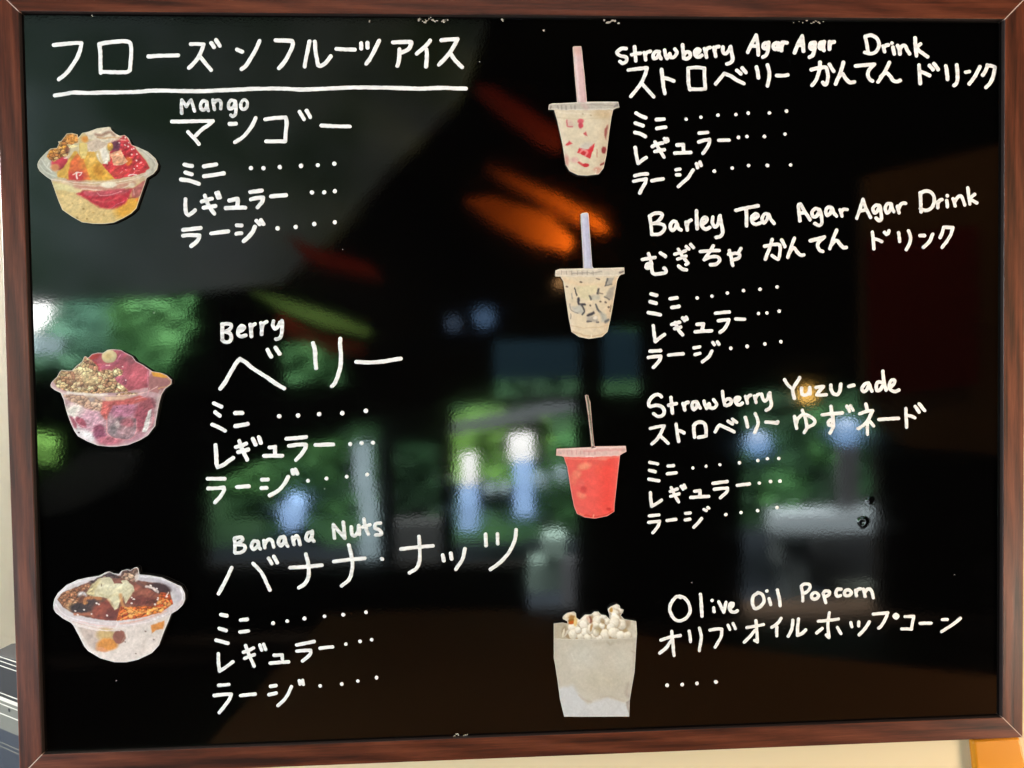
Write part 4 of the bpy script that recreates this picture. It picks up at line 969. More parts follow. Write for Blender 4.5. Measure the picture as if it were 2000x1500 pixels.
    p.ell(1060,880,110,42,(236,226,198),-0.05,0.35,0.95); p.ell(1375,885,45,40,(222,206,176),0,0.6,0.9)
    p.poly([(625,1000),(720,960),(900,975),(1200,950),(1395,930),(1345,1050),(1285,1140),(1180,1195),(1050,1210),(920,1180),(780,1090)], (192,48,62), 34, 1, 0.16)
    p.poly([(700,960),(900,965),(1200,930),(1390,935),(1300,1000),(1000,1040),(750,1030)], (190,84,92), 26, 0.85); p.line([(850,1080),(1000,1110),(1150,1070),(1260,1000)], 26, (216,84,84), 0.8, 24); p.line([(910,990),(960,1025),(1100,1010),(1240,970)], 10, (240,160,160), 0.8); p.line([(1110,1190),(1190,1140),(1280,1100)], 10, (236,120,130), 0.8)
    p.poly([(1390,930),(1450,890),(1575,800),(1500,1030),(1440,1070),(1375,1040)], (188,104,98), 14, 0.95, 0.25, 40); p.line([(1400,940),(1410,1010)], 10, (240,190,180), 0.7); p.line([(1340,1060),(1420,1050)], 20, (150,60,50), 0.7); p.ell(1450,1080,20,26,(236,140,50))
    p.emboss([(625,1000),(720,960),(1395,930),(1285,1140),(1050,1210),(780,1090)], 100, 0.22, 0.35, 47)
    p.emboss([(330,950),(640,1000),(900,1180),(1440,1100),(1250,1340),(850,1410),(430,1220)], 60, 0.09, 0, 51)
    p.spots([(720,1210),(640,1330),(770,1340)], 17, (140,110,56), 0.7); p.spots([(920,1170),(570,1130),(1000,1290),(850,1260)], 16, (176,142,80), 0.6)
cutout('photo_cutout', 'paper cut-out photo of a mango dessert bowl with coconut flakes and red berry sauce', (60, 235, 6.977), MANGO, paint_mango, (206,190,150), (232,222,196))

# ---- berry bowl
BERRY = [(95,570),(105,540),(130,510),(185,460),(215,400),(245,365),(310,378),(385,375),(450,310),(525,250),(548,195),(562,180),(582,188),(600,205),(660,150),(740,132),(810,135),(870,95),(930,85),(1050,95),(1110,130),(1210,180),(1260,250),(1340,290),(1430,350),(1480,385),(1600,405),(1680,440),(1745,500),(1742,560),(1660,620),(1610,700),(1580,800),(1550,950),(1520,1130),(1420,1260),(1300,1330),(1150,1390),(1000,1410),(900,1412),(740,1395),(600,1340),(470,1270),(420,1200),(360,1070),(310,930),(270,770),(230,680),(150,640),(100,600)]
def paint_berry(p):
    p.poly([(220,680),(1640,640),(1500,1450),(300,1450)], (190,148,152), 20, 1, 0.10, 70)
    p.ell(440,950,150,110,(226,218,204),0,0.7); p.ell(640,1060,170,180,(206,152,168),0,0.8); p.ell(600,1290,190,90,(228,220,220),0.45,0.5); p.ell(430,1190,60,80,(214,206,206),0,0.7)
    p.ell(1080,900,210,120,(186,108,136),0,0.5,1,0.12,60); p.ell(1350,980,110,230,(172,76,92),0.25,0.5,1,0.15); p.ell(1420,830,110,80,(166,78,88),0,0.6)
    p.ell(395,1085,48,95,(172,80,98),-0.5,0.4); p.ell(510,1080,95,48,(176,74,94),0.75,0.4); p.line([(410,1020),(470,1100),(560,1150)], 8, (226,170,180), 0.8)
    p.ell(760,1170,80,60,(156,70,96),0,0.6); p.ell(770,1250,90,70,(150,70,100),0.2,0.6); p.ell(900,1330,180,60,(200,100,118),0,0.6); p.ell(1250,1300,140,60,(190,130,146),-0.4,0.7)
    p.poly([(880,1060),(1000,1020),(1100,1010),(1270,1030),(1270,1200),(1180,1315),(960,1295),(870,1225)], (160,126,134), 16, 1, 0.28, 50)
    p.ell(1060,1050,60,50,(110,84,92),0,0.6,0.9); p.ell(1000,1110,40,60,(206,180,178),0.4,0.6,0.9); p.ell(1150,1090,90,70,(190,96,108),0,0.7,0.9,0.2,30); p.ell(1120,1200,90,60,(176,132,138),0,0.8); p.ell(950,1180,50,80,(138,122,126),0,0.8)
    p.line([(870,1050),(868,1215),(960,1295),(1180,1312),(1262,1210),(1275,1050)], 13, (232,142,148), 0.85)
    p.poly([(1430,925),(1478,895),(1445,1100),(1400,1215),(1342,1212)], (216,210,204), 10, 1, 0.12, 25); p.line([(1500,930),(1490,1080),(1440,1200)], 22, (206,120,128), 0.8)
    p.poly([(1430,470),(1480,400),(1640,415),(1745,500),(1735,560),(1640,620),(1600,700),(1430,650)], (170,106,104), 14, 1, 0.10)
    p.poly([(1470,385),(1600,405),(1690,445),(1700,475),(1600,470),(1500,450)], (236,156,40), 14); p.line([(1690,470),(1735,520),(1700,580),(1560,620)], 16, (214,150,100), 0.9)
    p.line([(1600,650),(1560,760),(1545,900)], 30, (200,176,172), 0.7, 26); p.line([(1480,760),(1510,860)], 36, (120,70,80), 0.7, 30)
    p.poly([(590,215),(740,130),(930,85),(1060,95),(1210,180),(1340,290),(1440,360),(1430,600),(1160,660),(900,450),(740,380),(620,330)], (184,78,92), 14, 1, 0.12, 60)
    p.ell(690,180,90,40,(190,54,50),-0.4,0.7); p.line([(1070,150),(1000,240),(890,300),(800,330)], 46, (188,82,112), 0.85, 30); p.line([(1050,160),(990,235),(900,285)], 10, (232,130,150), 0.9); p.ell(1190,230,70,60,(150,80,90),0.5,0.9,0.8)
    p.ell(1050,500,80,110,(196,90,110),0,0.9); p.ell(1300,450,110,150,(208,90,104),0,1); p.line([(1425,380),(1420,500),(1425,600)], 16, (220,130,150), 0.6); p.line([(700,270),(740,350)], 44, (196,46,52), 0.8, 34); p.line([(850,302),(905,300)], 11, (248,190,180)); p.ell(1110,530,36,44,(150,66,84),0,0.6); p.spots([(1120,505),(1075,320)],10,(240,200,200))
    p.emboss([(590,215),(930,85),(1210,180),(1440,360),(1430,600),(1160,660),(740,380)], 130, 0.20, 0.12, 53)
    p.emboss([(590,215),(930,85),(1210,180),(1440,360),(1430,600),(1160,660),(740,380)], 40, 0.12, 0.0, 54)
    p.ell(895,195,104,90,(176,90,80),-0.2,0.3,0.8); p.ell(893,182,102,88,(216,196,138),-0.2,0.10,1,0.05,40,0.12); p.ell(880,185,50,40,(206,178,112),-0.2,0.9)
    pal = [(226,196,136),(202,158,104),(170,120,80),(240,216,152),(216,176,118),(190,130,92)]
    p.poly([(130,520),(215,410),(250,370),(385,380),(525,255),(562,185),(650,230),(740,330),(740,385),(600,690),(350,670),(180,600)], (186,140,96), 14)
    p.crumbs([(150,530),(215,405),(245,368),(385,378),(525,254),(562,183),(650,230),(742,330),(738,385),(860,355),(930,380),(980,330),(1085,380),(1080,435),(965,470),(1010,540),(1090,580),(1155,640),(1150,665),(600,695),(350,675),(180,605)], pal, 56, 1, 12, 9)
    p.ell(620,480,120,100,(238,220,154),0,1.0,0.5,0.2,20); p.ell(430,470,110,90,(178,112,86),0,1.0,0.45,0.2,20); p.ell(520,590,90,30,(120,70,60),0,0.9,0.5)
    p.crumbs([(240,690),(700,720),(850,800),(800,940),(620,905),(450,835),(300,765)], [(214,166,118),(206,150,106),(226,184,140)], 64, 0.7, 34, 12)
    p.poly([(810,790),(1100,765),(1310,715),(1420,760),(1250,830),(950,850),(850,1050),(780,960)], (206,84,76), 26, 0.9, 0.15); p.line([(880,870),(850,960),(870,1040)], 14, (244,110,100), 0.8)
    p.crumbs([(990,690),(1160,670),(1290,680),(1290,705),(1000,730)], pal, 50, 0.9, 12, 3)
    p.poly([(830,730),(1200,720),(1100,775),(850,790)], (232,188,140), 26, 0.7)
    p.emboss([(150,530),(250,370),(385,378),(562,183),(740,360),(1080,380),(1155,650),(600,695),(250,650)], 60, 0.34, 0.10, 57, (250,236,196))
    p.emboss([(300,820),(1560,760),(1500,1180),(900,1400),(430,1200)], 80, 0.24, 0.30, 59)
    p.emboss([(300,820),(1560,760),(1500,1180),(900,1400),(430,1200)], 30, 0.14, 0.0, 60)
    p.line([(95,585),(160,632),(240,680),(340,690)], 32, (226,206,196), 0.85, 20); p.line([(330,672),(500,690),(700,708),(860,705)], 34, (240,228,214), 0.92, 18); p.line([(600,720),(800,740)], 40, (216,190,160), 0.6, 40)
    p.line([(850,712),(1100,712),(1310,690),(1450,650),(1560,590)], 12, (244,190,180), 0.8); p.line([(1450,610),(1400,720),(1250,770)], 10, (240,160,170), 0.8)
    p.line([(250,700),(300,900),(380,1100),(480,1260)], 24, (232,226,222), 0.7, 20); p.line([(280,760),(320,760)], 20, (220,200,180), 0.6); p.ell(660,770,40,30,(166,150,150),0,0.7,0.8)
    p.spots([(1155,845),(480,1225),(1005,880)],12,(90,50,66))
    p.line([(470,1270),(740,1390),(1000,1402),(1300,1320),(1500,1140)], 22, (216,180,190), 0.7, 20)
cutout('photo_cutout', 'paper cut-out photo of a pink berry sorbet bowl with granola and a banana slice', (85, 670, 6.977), BERRY, paint_berry, (206,160,160), (236,228,220), fade=0.20)

# ---- banana nuts bowl
BANANA = [(65,620),(70,580),(78,540),(130,450),(250,340),(400,270),(560,235),(700,215),(790,165),(850,155),(910,182),(980,188),(1020,140),(1090,122),(1140,135),(1190,100),(1230,92),(1250,110),(1265,195),(1400,205),(1580,235),(1720,300),(1850,360),(1900,450),(1905,540),(1870,620),(1800,690),(1710,740),(1670,850),(1610,990),(1540,1180),(1440,1290),(1250,1380),(1090,1415),(920,1415),(720,1360),(550,1260),(500,1200),(420,1050),(340,900),(310,870),(200,810),(100,730),(70,680)]
def paint_banana(p):
    p.poly([(300,860),(1720,740),(1500,1450),(500,1450)], (226,211,201), 20, 1, 0.04, 80)
    p.poly([(410,930),(700,965),(720,1200),(690,1270),(560,1190)], (198,176,164), 26, 0.95); p.ell(800,1030,130,90,(204,170,112),0,0.6); p.ell(820,1170,150,90,(222,142,62),-0.1,0.4,1,0.12,40); p.ell(740,1240,80,30,(226,150,100),0.2,0.7)
    p.ell(985,1060,88,95,(146,88,74),0.1,0.22); p.line([(1060,1000),(1065,1060),(1020,1130)], 16, (190,150,130), 0.6)
    p.poly([(1430,900),(1620,835),(1600,950),(1500,965),(1440,1015)], (224,142,66), 18, 1, 0.12, 40)
    p.spots([(1070,1132),(1470,1100),(1355,985),(1220,1300)], 13, (120,100,90), 0.8); p.line([(1340,1120),(1310,1260),(1250,1350)], 40, (214,196,184), 0.5, 50)
    p.line([(340,900),(430,1060),(520,1220),(700,1330)], 26, (238,230,226), 0.8, 20)
    p.poly([(60,620),(78,530),(250,335),(560,232),(980,190),(1400,200),(1720,295),(1905,450),(1900,560),(1720,720),(1200,860),(500,850),(150,760)], (212,204,204), 14, 1, 0.05)
    p.line([(1300,250),(1500,280),(1690,350),(1800,450),(1810,560)], 70, (176,168,176), 0.7, 60); p.line([(1840,380),(1870,500),(1820,620)], 22, (240,236,236), 0.9); p.line([(1280,225),(1500,235),(1700,310)], 18, (236,232,232), 0.8)
    p.line([(130,480),(300,340),(560,255)], 26, (234,230,230), 0.9)
    p.poly([(125,540),(190,450),(400,360),(560,300),(720,230),(1000,210),(1230,270),(1500,310),(1690,400),(1735,600),(1560,725),(1250,800),(950,838),(600,805),(350,745),(200,650)], (122,76,60), 16, 1, 0.3, 60)
    p.crumbs([(560,300),(720,225),(850,160),(950,200),(1000,240),(700,270),(560,340)], [(96,72,70),(128,98,88),(70,56,60)], 60, 1, 10, 4)
    p.crumbs([(365,400),(440,355),(570,325),(575,365),(480,420),(400,440)], [(190,128,88),(160,96,64)], 48, 1, 10, 7)
    p.crumbs([(125,545),(200,440),(330,395),(420,420),(450,520),(400,600),(320,640),(300,690),(200,650)], [(176,116,78),(134,82,54),(204,150,110),(156,98,64)], 58, 1, 12, 6)
    p.ell(300,640,60,60,(190,150,104),0,0.8,0.6); p.ell(470,480,64,44,(206,204,204),0.2,0.6,0.9); p.ell(470,540,50,60,(110,66,48),0,0.7)
    p.ell(430,670,130,74,(58,46,48),0.1,0.4); p.ell(590,620,110,80,(76,56,54),-0.2,0.5); p.line([(500,590),(520,530),(620,510),(720,530)], 46, (178,112,66), 0.95, 16); p.line([(500,600),(540,590)], 26, (196,130,72), 0.9)
    p.poly([(610,710),(700,600),(840,540),(900,640),(995,670),(945,838),(760,828),(600,800)], (138,66,52), 16, 1, 0.12); p.ell(700,680,80,70,(160,78,60),0,0.9); p.ell(860,760,90,60,(108,52,48),0,0.9); p.line([(360,750),(520,745),(620,770)], 36, (178,104,76), 0.9, 24)
    p.poly([(1180,390),(1205,285),(1350,345),(1520,430),(1562,500),(1500,622),(1330,632),(1085,590)], (142,78,62), 14, 1, 0.12); p.ell(1260,410,80,50,(170,96,76),0.3,0.8); p.ell(1300,560,190,60,(116,56,48),0.05,0.8)
    p.poly([(1200,250),(1320,330),(1500,430),(1220,330)], (112,72,64), 14); p.ell(1550,380,160,66,(66,44,46),0.2,0.4); p.line([(1360,360),(1450,380),(1520,430)], 34, (226,206,196), 0.95, 14)
    p.poly([(525,450),(610,330),(720,240),(850,235),(960,290),(1080,268),(1180,350),(1192,420),(1120,525),(1075,600),(1045,500),(985,600),(970,655),(920,690),(860,600),(820,525),(700,505),(580,490)], (214,203,166), 12, 1, 0.05)
    p.poly([(525,450),(610,330),(720,240),(700,330),(640,420),(640,500),(570,490)], (194,176,124), 40, 0.8); p.line([(690,380),(700,450),(820,500),(960,480),(1080,560)], 26, (184,168,122), 0.5, 40); p.line([(700,370),(800,350),(950,360),(1080,330)], 36, (232,226,196), 0.7, 40); p.line([(1110,520),(1180,420)], 30, (180,160,120), 0.6, 30)
    p.poly([(880,255),(1000,275),(1035,320),(920,322)], (142,86,72), 10); p.line([(735,325),(738,355)], 14, (110,92,66), 0.8); p.line([(1000,480),(1020,580),(1050,650)], 40, (222,150,86), 0.8, 30); p.line([(830,540),(900,640)], 26, (214,170,120), 0.7, 26)
    p.poly([(945,838),(1000,640),(1080,650),(1300,640),(1500,630),(1560,440),(1690,470),(1735,600),(1560,725),(1280,800)], (226,110,44), 14, 1, 0.15)
    p.crumbs([(960,830),(1010,640),(1080,650),(1300,640),(1500,630),(1565,440),(1690,470),(1735,600),(1560,722),(1280,790)], [(238,136,54),(214,96,38),(250,172,92),(228,112,44),(196,76,34)], 66, 0.85, 14, 8)
    for q in ([(1010,760),(1120,700),(1230,720),(1330,690)], [(1060,660),(1200,690),(1300,730),(1420,690)], [(1000,820),(1150,760),(1250,740)], [(1400,700),(1520,660),(1640,640)], [(1560,560),(1640,540),(1700,600)]): p.line(q, 16, (252,180,90), 0.8, 10)
    p.crumbs([(990,230),(1030,140),(1090,123),(1230,95),(1262,190),(1210,300),(1060,260)], [(160,120,100),(202,166,136),(112,78,70),(178,136,112)], 70, 1, 10, 15)
    p.emboss([(130,540),(400,380),(620,330),(600,720),(350,745)], 56, 0.36, 0.15, 61)
    p.emboss([(600,700),(840,540),(990,680),(945,838),(700,810)], 130, 0.22, 0.25, 63)
    p.emboss([(1180,390),(1350,345),(1690,400),(1562,500),(1500,622),(1085,590)], 120, 0.26, 0.45, 65)
    p.emboss([(525,450),(720,240),(1080,268),(1192,420),(1075,600),(920,690),(700,505)], 110, 0.15, 0.0, 67)
    p.emboss([(945,838),(1000,640),(1560,500),(1735,600),(1280,800)], 60, 0.26, 0.25, 69, (255,214,150))
    p.emboss([(990,230),(1090,123),(1230,95),(1262,190),(1060,260)], 50, 0.34, 0.15, 71)
    p.ell(1230,230,30,60,(226,214,206),0.2,0.6,0.8)
    p.spots([(370,705),(490,685),(670,600),(700,610),(1160,515),(1190,540),(1530,520),(1520,545),(1490,610),(1155,590),(1650,500),(1425,345),(1510,390),(815,765),(405,755),(600,745)], 14, (246,230,222))
    p.line([(1640,500),(1670,440)], 14, (246,220,210))
    p.line([(110,670),(300,790),(600,868),(900,890),(1200,868),(1500,790),(1720,690),(1870,570)], 70, (218,202,202), 0.85, 30)
    p.line([(90,600),(200,740),(420,830),(700,870)], 10, (244,238,238), 0.8); p.line([(420,850),(700,905),(950,915)], 12, (232,190,186), 0.8); p.line([(1000,880),(1200,850),(1450,780),(1650,700)], 20, (226,156,124), 0.6, 20); p.line([(1040,905),(1300,870),(1500,810),(1700,720)], 10, (244,230,226), 0.8)
    p.line([(330,880),(560,950),(800,975),(1000,970)], 14, (236,216,212), 0.9); p.line([(340,850),(640,935),(900,945)], 8, (206,150,146), 0.7); p.line([(945,840),(960,880),(940,930)], 18, (240,226,222), 0.8); p.spots([(1480,815),(1530,790),(1590,765)], 18, (248,240,238), 0.8)
    p.line([(700,1340),(920,1400),(1100,1400),(1300,1340),(1500,1220)], 30, (232,220,212), 0.7, 26)
cutout('photo_cutout', 'paper cut-out photo of a banana and nut dessert bowl with brown caramel sauce', (95, 1095, 7.143), BANANA, paint_banana, (222,212,206), (240,236,234))

# ---- three drinks
STRAW1 = [(328,62),(350,58),(418,55),(425,100),(455,380),(480,660),(820,660),(832,720),(800,728),(765,745),(745,830),(720,1000),(690,1250),(660,1380),(610,1445),(480,1462),(380,1455),(290,1410),(250,1340),(215,1120),(160,870),(125,747),(62,744),(68,690),(100,678),(375,665),(350,380),(330,120)]
def paint_d1(p):
    p.poly([(110,740),(780,740),(700,1500),(220,1500)], (220,207,178), 16, 1, 0.05, 60)
    p.line([(740,800),(700,1050),(660,1300)], 120, (196,172,138), 0.55, 110); p.line([(170,830),(240,1150),(290,1360)], 60, (232,222,200), 0.6, 60)
    p.line([(140,770),(450,790),(740,770)], 16, (236,226,204), 0.6); p.line([(150,830),(450,850),(730,820)], 12, (204,188,154), 0.6); p.ell(650,790,110,50,(206,180,138),0,1.0,0.8)
    p.poly([(250,850),(330,860),(340,930),(265,935)], (218,188,172), 20, 0.8); p.line([(262,860),(270,925),(320,930)], 18, (206,96,104), 0.8); p.ell(410,870,34,24,(214,92,104),0,0.6); p.ell(415,918,28,36,(206,70,86),0.2,0.5)
    p.poly([(440,1005),(470,985),(490,1030),(455,1025)], (196,84,86), 12); p.poly([(245,1130),(285,1080),(320,1115),(270,1135)], (212,66,74), 14)
    p.poly([(370,1215),(400,1160),(480,1175),(565,1110),(545,1195),(515,1275)], (212,44,54), 10, 1, 0.12); p.line([(400,1215),(440,1180),(480,1210),(460,1250)], 20, (240,150,146), 0.8); p.ell(470,1140,60,36,(206,200,186),-0.3,0.9,0.9)
    p.poly([(670,950),(705,910),(700,1010),(685,1075),(670,1030)], (150,66,62), 16, 0.9); p.ell(662,1185,26,36,(150,52,52),0.2,0.5); p.poly([(620,1345),(680,1300),(672,1335),(630,1355)], (140,52,48), 12)
    p.line([(390,1320),(430,1345),(490,1350)], 24, (204,60,64), 0.9); p.ell(465,1350,30,20,(196,40,50)); p.ell(260,1300,26,60,(206,140,128),0,0.8,0.8); p.ell(345,1290,40,30,(214,172,160),0,0.9); p.line([(590,1180),(590,1260)], 12, (190,120,110), 0.7); p.ell(600,1400,46,30,(208,150,130),0,0.9); p.line([(575,1440),(580,1400)], 14, (246,236,220), 0.8)
    p.spots([(435,795),(520,805)], 12, (176,160,130), 0.7); p.line([(290,1405),(480,1430),(640,1400)], 16, (204,188,158), 0.6)
    p.poly([(310,40),(440,40),(490,680),(375,680)], (222,186,184), 4, 1, 0.03); p.line([(345,70),(370,350),(398,660)], 26, (240,222,220), 0.8, 24); p.line([(420,70),(448,360),(474,660)], 20, (200,148,150), 0.7, 18); p.ell(375,90,60,60,(206,164,150),0,1.0,0.7)
    p.poly([(55,748),(62,685),(360,662),(835,656),(836,724),(770,748),(125,750)], (190,184,170), 6, 1, 0.06, 30); p.line([(75,690),(360,672),(820,665)], 9, (232,228,216), 0.9); p.line([(70,738),(300,745),(500,742),(770,738)], 9, (226,222,210), 0.8)
    for x in (165,205,250,305,350): p.line([(x,705),(x+4,738)], 16, (146,140,130), 0.7)
    p.line([(440,690),(470,720)], 50, (206,170,164), 0.6, 40); p.line([(780,710),(825,690)], 26, (120,116,110), 0.8); p.line([(90,712),(80,735)], 14, (130,126,118), 0.8); p.line([(480,690),(760,700)], 14, (150,144,134), 0.5)
cutout('photo_cutout', 'paper cut-out photo of a milky strawberry drink with red cubes and a pink straw', (1060, 80, 5.556), STRAW1, paint_d1, (220,208,180), (240,230,208), 5.0, mottle=0.4)

STRAW2 = [(328,75),(345,62),(395,54),(412,65),(416,100),(430,300),(455,640),(470,660),(600,658),(800,652),(804,720),(770,728),(745,745),(722,800),(690,1000),(650,1220),(620,1350),(560,1405),(420,1428),(310,1405),(230,1350),(200,1200),(165,960),(140,800),(110,752),(52,748),(56,685),(100,668),(360,662),(345,380),(330,150)]
def paint_d2(p):
    p.poly([(90,740),(760,740),(660,1480),(200,1480)], (226,208,176), 16, 1, 0.04, 60)
    p.line([(720,800),(660,1100),(620,1330)], 70, (214,182,144), 0.7, 70); p.line([(140,790),(430,850),(720,800)], 40, (232,200,158), 0.6, 40); p.line([(160,850),(210,1150),(250,1330)], 40, (240,226,200), 0.6, 40)
    p.poly([(280,860),(500,840),(520,920),(430,960),(420,1010),(310,990)], (220,208,166), 24, 0.8)
    G = (176,170,156)
    p.poly([(610,765),(688,758),(660,835),(588,855)], G, 10); p.line([(625,770),(590,850)], 14, (76,76,78), 0.8); p.line([(600,850),(660,832)], 12, (110,106,100), 0.8)
    p.poly([(640,880),(700,850),(670,1000),(590,970)], (170,160,144), 20); p.line([(590,975),(640,1000)], 18, (96,92,90), 0.8)
    p.line([(265,875),(285,955)], 14, (60,58,62), 0.9); p.line([(520,890),(512,935)], 26, (60,60,64), 0.9, 16); p.line([(525,930),(565,940)], 14, (130,116,100), 0.8)
    p.poly([(425,965),(520,950),(540,990),(450,1015)], (190,184,164), 20); p.line([(425,968),(440,1000)], 20, (70,70,74), 0.8)
    p.line([(300,990),(315,1050),(370,1055)], 24, (48,48,58), 0.95); p.poly([(225,1080),(330,1060),(375,1150),(270,1150)], (196,192,178), 26); p.line([(340,1070),(372,1130),(350,1160)], 18, (60,62,68), 0.9); p.line([(215,1045),(225,1110),(300,1150)], 12, (130,128,122), 0.7)
    p.line([(495,1050),(520,1120),(545,1140)], 18, (70,74,80), 0.9); p.poly([(530,1130),(600,1160),(625,1250),(560,1240)], (176,174,160), 26); p.line([(600,1245),(628,1225)], 26, (70,76,84), 0.8, 18)
    p.line([(410,1175),(440,1160),(470,1145)], 26, (52,50,60), 0.95); p.poly([(390,1190),(500,1180),(520,1245),(395,1245)], (176,168,156), 22, 0.9); p.line([(395,1240),(440,1240)], 16, (80,76,80), 0.8); p.line([(500,1245),(525,1242)], 14, (90,84,84), 0.8); p.ell(485,1200,22,22,(226,214,196))
    p.spots([(335,812),(435,1065),(540,1025),(630,1080),(180,860),(600,1030)], 14, (90,78,70), 0.8); p.line([(500,770),(530,778)], 14, (96,84,76), 0.8); p.line([(230,930),(238,990)], 12, (150,146,138), 0.8); p.line([(220,1160),(222,1210)], 12, (150,140,126), 0.8); p.line([(655,1060),(650,1130)], 12, (120,100,84), 0.7)
    p.line([(210,1280),(400,1310),(640,1280)], 12, (206,178,140), 0.6); p.line([(250,1350),(430,1400),(600,1370)], 14, (204,172,130), 0.7); p.line([(440,1410),(445,1380)], 12, (246,236,214), 0.8)
    p.poly([(310,40),(425,40),(470,675),(350,675)], (190,192,216), 4, 1, 0.03); p.line([(350,80),(372,380),(390,650)], 22, (214,216,232), 0.8, 20); p.line([(405,80),(425,340),(448,650)], 16, (160,162,190), 0.7, 16); p.ell(375,80,40,24,(212,208,214),0,0.8,0.8); p.ell(400,620,40,60,(206,208,226),0,1.0,0.8)
    p.poly([(48,752),(52,682),(360,660),(805,650),(806,722),(750,748),(110,756)], (216,204,184), 6, 1, 0.06, 30); p.line([(62,688),(360,672),(800,660)], 9, (240,230,212), 0.9)
    for x in (120,175,230,290,345,400,460): p.line([(x,692),(x+3,730)], 12, (160,150,134), 0.7)
    p.line([(240,715),(420,712),(560,700)], 16, (140,134,124), 0.5); p.line([(755,705),(795,695)], 22, (96,90,84), 0.8); p.line([(60,740),(300,745),(740,735)], 8, (238,226,206), 0.8)
cutout('photo_cutout', 'paper cut-out photo of a beige drink with grey jelly cubes and lavender straw', (1075, 405, 5.556), STRAW2, paint_d2, (226,210,180), (242,230,206), 6.0, mottle=0.4)

STRAW3 = [(390,70),(405,65),(425,66),(450,150),(462,280),(478,480),(497,645),(850,640),(855,705),(830,718),(785,745),(770,860),(745,1100),(722,1310),(720,1380),(640,1430),(500,1458),(390,1445),(300,1405),(265,1320),(230,1130),(190,880),(150,765),(128,755),(65,748),(70,672),(465,655),(448,480),(430,320),(405,150)]
def paint_d3(p):
    p.poly([(120,740),(800,740),(730,1480),(250,1480)], (246,92,82), 16, 1, 0.03, 70)
    p.line([(190,850),(260,1150),(320,1380)], 170, (232,96,88), 0.8, 150); p.line([(640,850),(640,1300)], 170, (248,66,56), 0.6, 150); p.ell(420,830,180,60,(234,96,84),0,1.0,0.8)
    p.ell(380,870,70,36,(244,146,112),-0.2,0.8,0.9); p.ell(300,960,46,50,(240,132,106),0.6,0.8,0.9); p.ell(260,1020,40,60,(236,116,98),0,1.0,0.8); p.ell(350,1195,50,40,(242,132,106),0.5,0.8,0.9); p.ell(375,1130,40,40,(216,66,66),0,0.8,0.8); p.ell(590,780,50,24,(246,140,120),0,0.8,0.8); p.ell(540,900,40,60,(244,90,72),0.2,1.0,0.6); p.ell(345,1060,40,40,(232,100,90),0,0.9,0.8)
    p.line([(290,1400),(420,1428),(560,1432),(700,1390)], 16, (222,60,48), 0.8); p.line([(330,1400),(370,1418)], 12, (250,150,110), 0.8); p.line([(485,1440),(490,1415)], 12, (252,180,150), 0.9); p.ell(660,1350,26,18,(206,40,36),0,0.7,0.8); p.ell(690,1385,30,16,(236,60,40),0,0.8)
    p.line([(165,780),(400,790),(780,760)], 16, (244,130,112), 0.7)
    p.poly([(375,50),(455,50),(505,660),(460,660)], (118,110,92), 4); p.line([(398,75),(425,260),(450,460),(475,640)], 13, (206,200,178), 0.95, 8); p.line([(432,80),(448,180),(455,290)], 9, (190,180,150), 0.8); p.line([(420,120),(436,300)], 7, (60,54,44), 0.9); p.line([(462,330),(478,480),(490,640)], 8, (96,84,78), 0.9)
    p.poly([(58,752),(66,668),(465,650),(858,636),(860,708),(790,748),(150,768)], (228,190,182), 6, 1, 0.05, 30); p.line([(76,680),(460,664),(845,650)], 12, (244,222,214), 0.9); p.line([(110,750),(300,765),(500,760),(780,745)], 10, (246,200,190), 0.8)
    for x in (105,190,240,290,340,380,430,500): p.line([(x,695),(x+3,735)], 12, (206,150,146), 0.7)
    p.line([(380,700),(600,690),(820,680)], 20, (226,150,142), 0.6, 16); p.line([(90,712),(120,725)], 26, (196,176,170), 0.8); p.line([(810,690),(840,680)], 24, (196,160,150), 0.8); p.line([(400,755),(490,760)], 9, (250,226,220), 0.9); p.ell(480,655,26,8,(90,60,56))
cutout('photo_cutout', 'paper cut-out photo of a bright red iced drink with a clear lid and thin straw', (1075, 760, 5.769), STRAW3, paint_d3, (236,90,80), (250,196,184), 4.5, mottle=0.4)

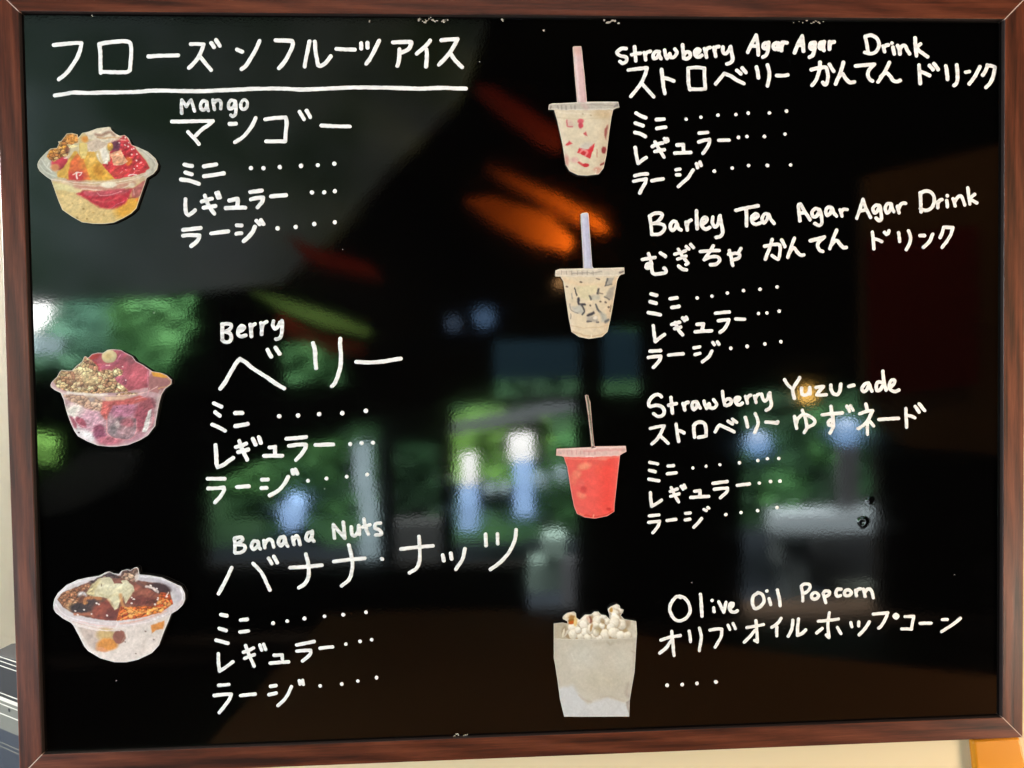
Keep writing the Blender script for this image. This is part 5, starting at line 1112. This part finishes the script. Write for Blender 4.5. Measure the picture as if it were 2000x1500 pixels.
# ---- popcorn bag
POP = [(105,300),(210,288),(272,302),(268,272),(240,256),(215,245),(215,222),(228,200),(270,170),(350,155),(375,175),(380,230),(420,255),(470,205),(490,192),(560,190),(600,155),(650,155),(680,190),(740,200),(790,250),(780,215),(785,200),(765,140),(765,120),(800,90),(870,60),(910,80),(915,115),(955,130),(945,160),(920,200),(965,245),(1110,270),(1120,420),(1110,560),(1090,890),(1060,1060),(1030,1240),(1025,1435),(230,1435),(205,1330),(180,1230),(150,1000),(120,800),(105,720),(105,490)]
def paint_pop(p):
    p.poly([(90,280),(1130,255),(1130,520),(90,520)], (186,176,152), 16, 1, 0.06); p.poly([(980,250),(1115,268),(1120,480),(1040,480)], (206,200,182), 14)
    W = (232,222,200)
    p.ell(320,235,95,75,(226,214,190),0,0.25,1,0.05,30,0.15); p.ell(330,235,50,38,(176,128,66),0.2,0.5); p.ell(330,285,44,24,(196,96,20),-0.2,0.4); p.ell(370,270,26,60,(236,206,140),0,0.5)
    blobs = [(345,345,70,60),(440,280,60,55),(500,250,70,60),(470,320,70,50),(620,190,55,40),(640,260,60,56),(700,230,50,40),(755,270,44,40),(860,110,60,60),(800,130,46,46),(915,140,36,30),(850,175,60,44),(860,240,80,50),(930,310,66,66),(840,290,70,60),(800,340,50,50),(340,430,60,64),(440,450,52,46),(500,400,66,52),(570,360,60,70),(620,320,50,40),(690,330,40,34),(730,440,80,54),(840,410,66,76),(920,440,56,50),(1000,440,50,46),(590,460,60,40),(660,470,40,34),(520,470,50,36),(250,420,20,60),(400,380,40,40),(620,410,40,40)]
    p.poly([(285,420),(300,330),(420,260),(560,210),(760,230),(960,280),(1010,400),(1040,490),(290,490)], (176,152,110), 20)
    for i, (x, y, rx, ry) in enumerate(blobs):
        p.ell(x + 4, y + 8, rx * 1.06, ry * 1.06, (150,122,82), 0.2 * i, 0.35, 0.55)
        p.ell(x, y, rx, ry, (234,226,206) if i % 3 else (240,234,218), 0.35 * i, 0.22, 1, 0.07, 26, 0.16)
        p.ell(x - rx * 0.25, y - ry * 0.3, rx * 0.5, ry * 0.42, (246,241,228), 0, 0.9, 0.6)
    p.ell(315,265,40,22,(150,100,30),-0.2,0.4); p.ell(325,290,40,20,(200,92,16),-0.2,0.4); p.ell(370,290,20,44,(230,200,130),0,0.5)
    p.ell(550,255,26,44,(140,84,66),-0.3,0.5); p.ell(530,250,20,40,(226,196,170),-0.3,0.5); p.ell(805,130,22,30,(196,150,70),0,0.6); p.ell(560,350,16,44,(176,140,90),0.2,0.7); p.ell(700,270,26,34,(166,140,100),0,0.8,0.8); p.ell(640,370,34,44,(176,160,120),0,0.9,0.7); p.ell(230,390,30,60,(150,134,106),0.2,0.8,0.8); p.ell(222,410,14,52,(228,220,196),0.25,0.4); p.ell(1010,300,30,60,(170,150,122),0,1.0,0.8)
    p.poly([(85,490),(600,488),(1120,470),(1100,900),(1040,1260),(1040,1460),(210,1460)], (198,192,177), 6, 1, 0.035, 120)
    p.line([(105,488),(400,492),(700,490),(1110,472)], 6, (226,220,204), 0.9); p.line([(620,540),(760,525),(1100,500)], 40, (184,176,158), 0.6, 50)
    p.line([(760,530),(790,560),(820,540)], 26, (168,158,140), 0.6, 26)
    p.poly([(150,1090),(330,1050),(420,1170),(520,1270),(620,1240),(760,1195),(900,1240),(1040,1290),(1040,1460),(200,1460)], (205,207,208), 50, 0.95, 0.03)
    p.line([(420,1180),(480,1230),(560,1250)], 22, (190,176,160), 0.7, 22); p.line([(680,1195),(800,1190),(960,1250)], 22, (188,176,160), 0.6, 22)
    p.line([(1010,1040),(990,1140),(1020,1190)], 44, (172,160,148), 0.8, 40); p.poly([(985,1260),(1030,1240),(1025,1400),(1000,1330)], (160,152,144), 16, 0.9); p.line([(1060,640),(1095,660)], 16, (166,156,138), 0.7); p.line([(1070,480),(1085,620),(1070,860)], 26, (182,174,158), 0.6, 26); p.line([(320,670),(350,740)], 16, (220,214,200), 0.7); p.ell(450,700,160,120,(206,204,192),0,1.2,0.6); p.ell(700,1000,260,120,(196,188,168),0,1.3,0.6); p.ell(950,750,90,140,(206,204,190),0,1.2,0.6)
cutout('photo_cutout', 'paper cut-out photo of popcorn spilling from the top of a plain white paper bag', (1065, 1170, 6.25), POP, paint_pop, (198,192,177), (226,222,210), 4.0, mottle=0.25)
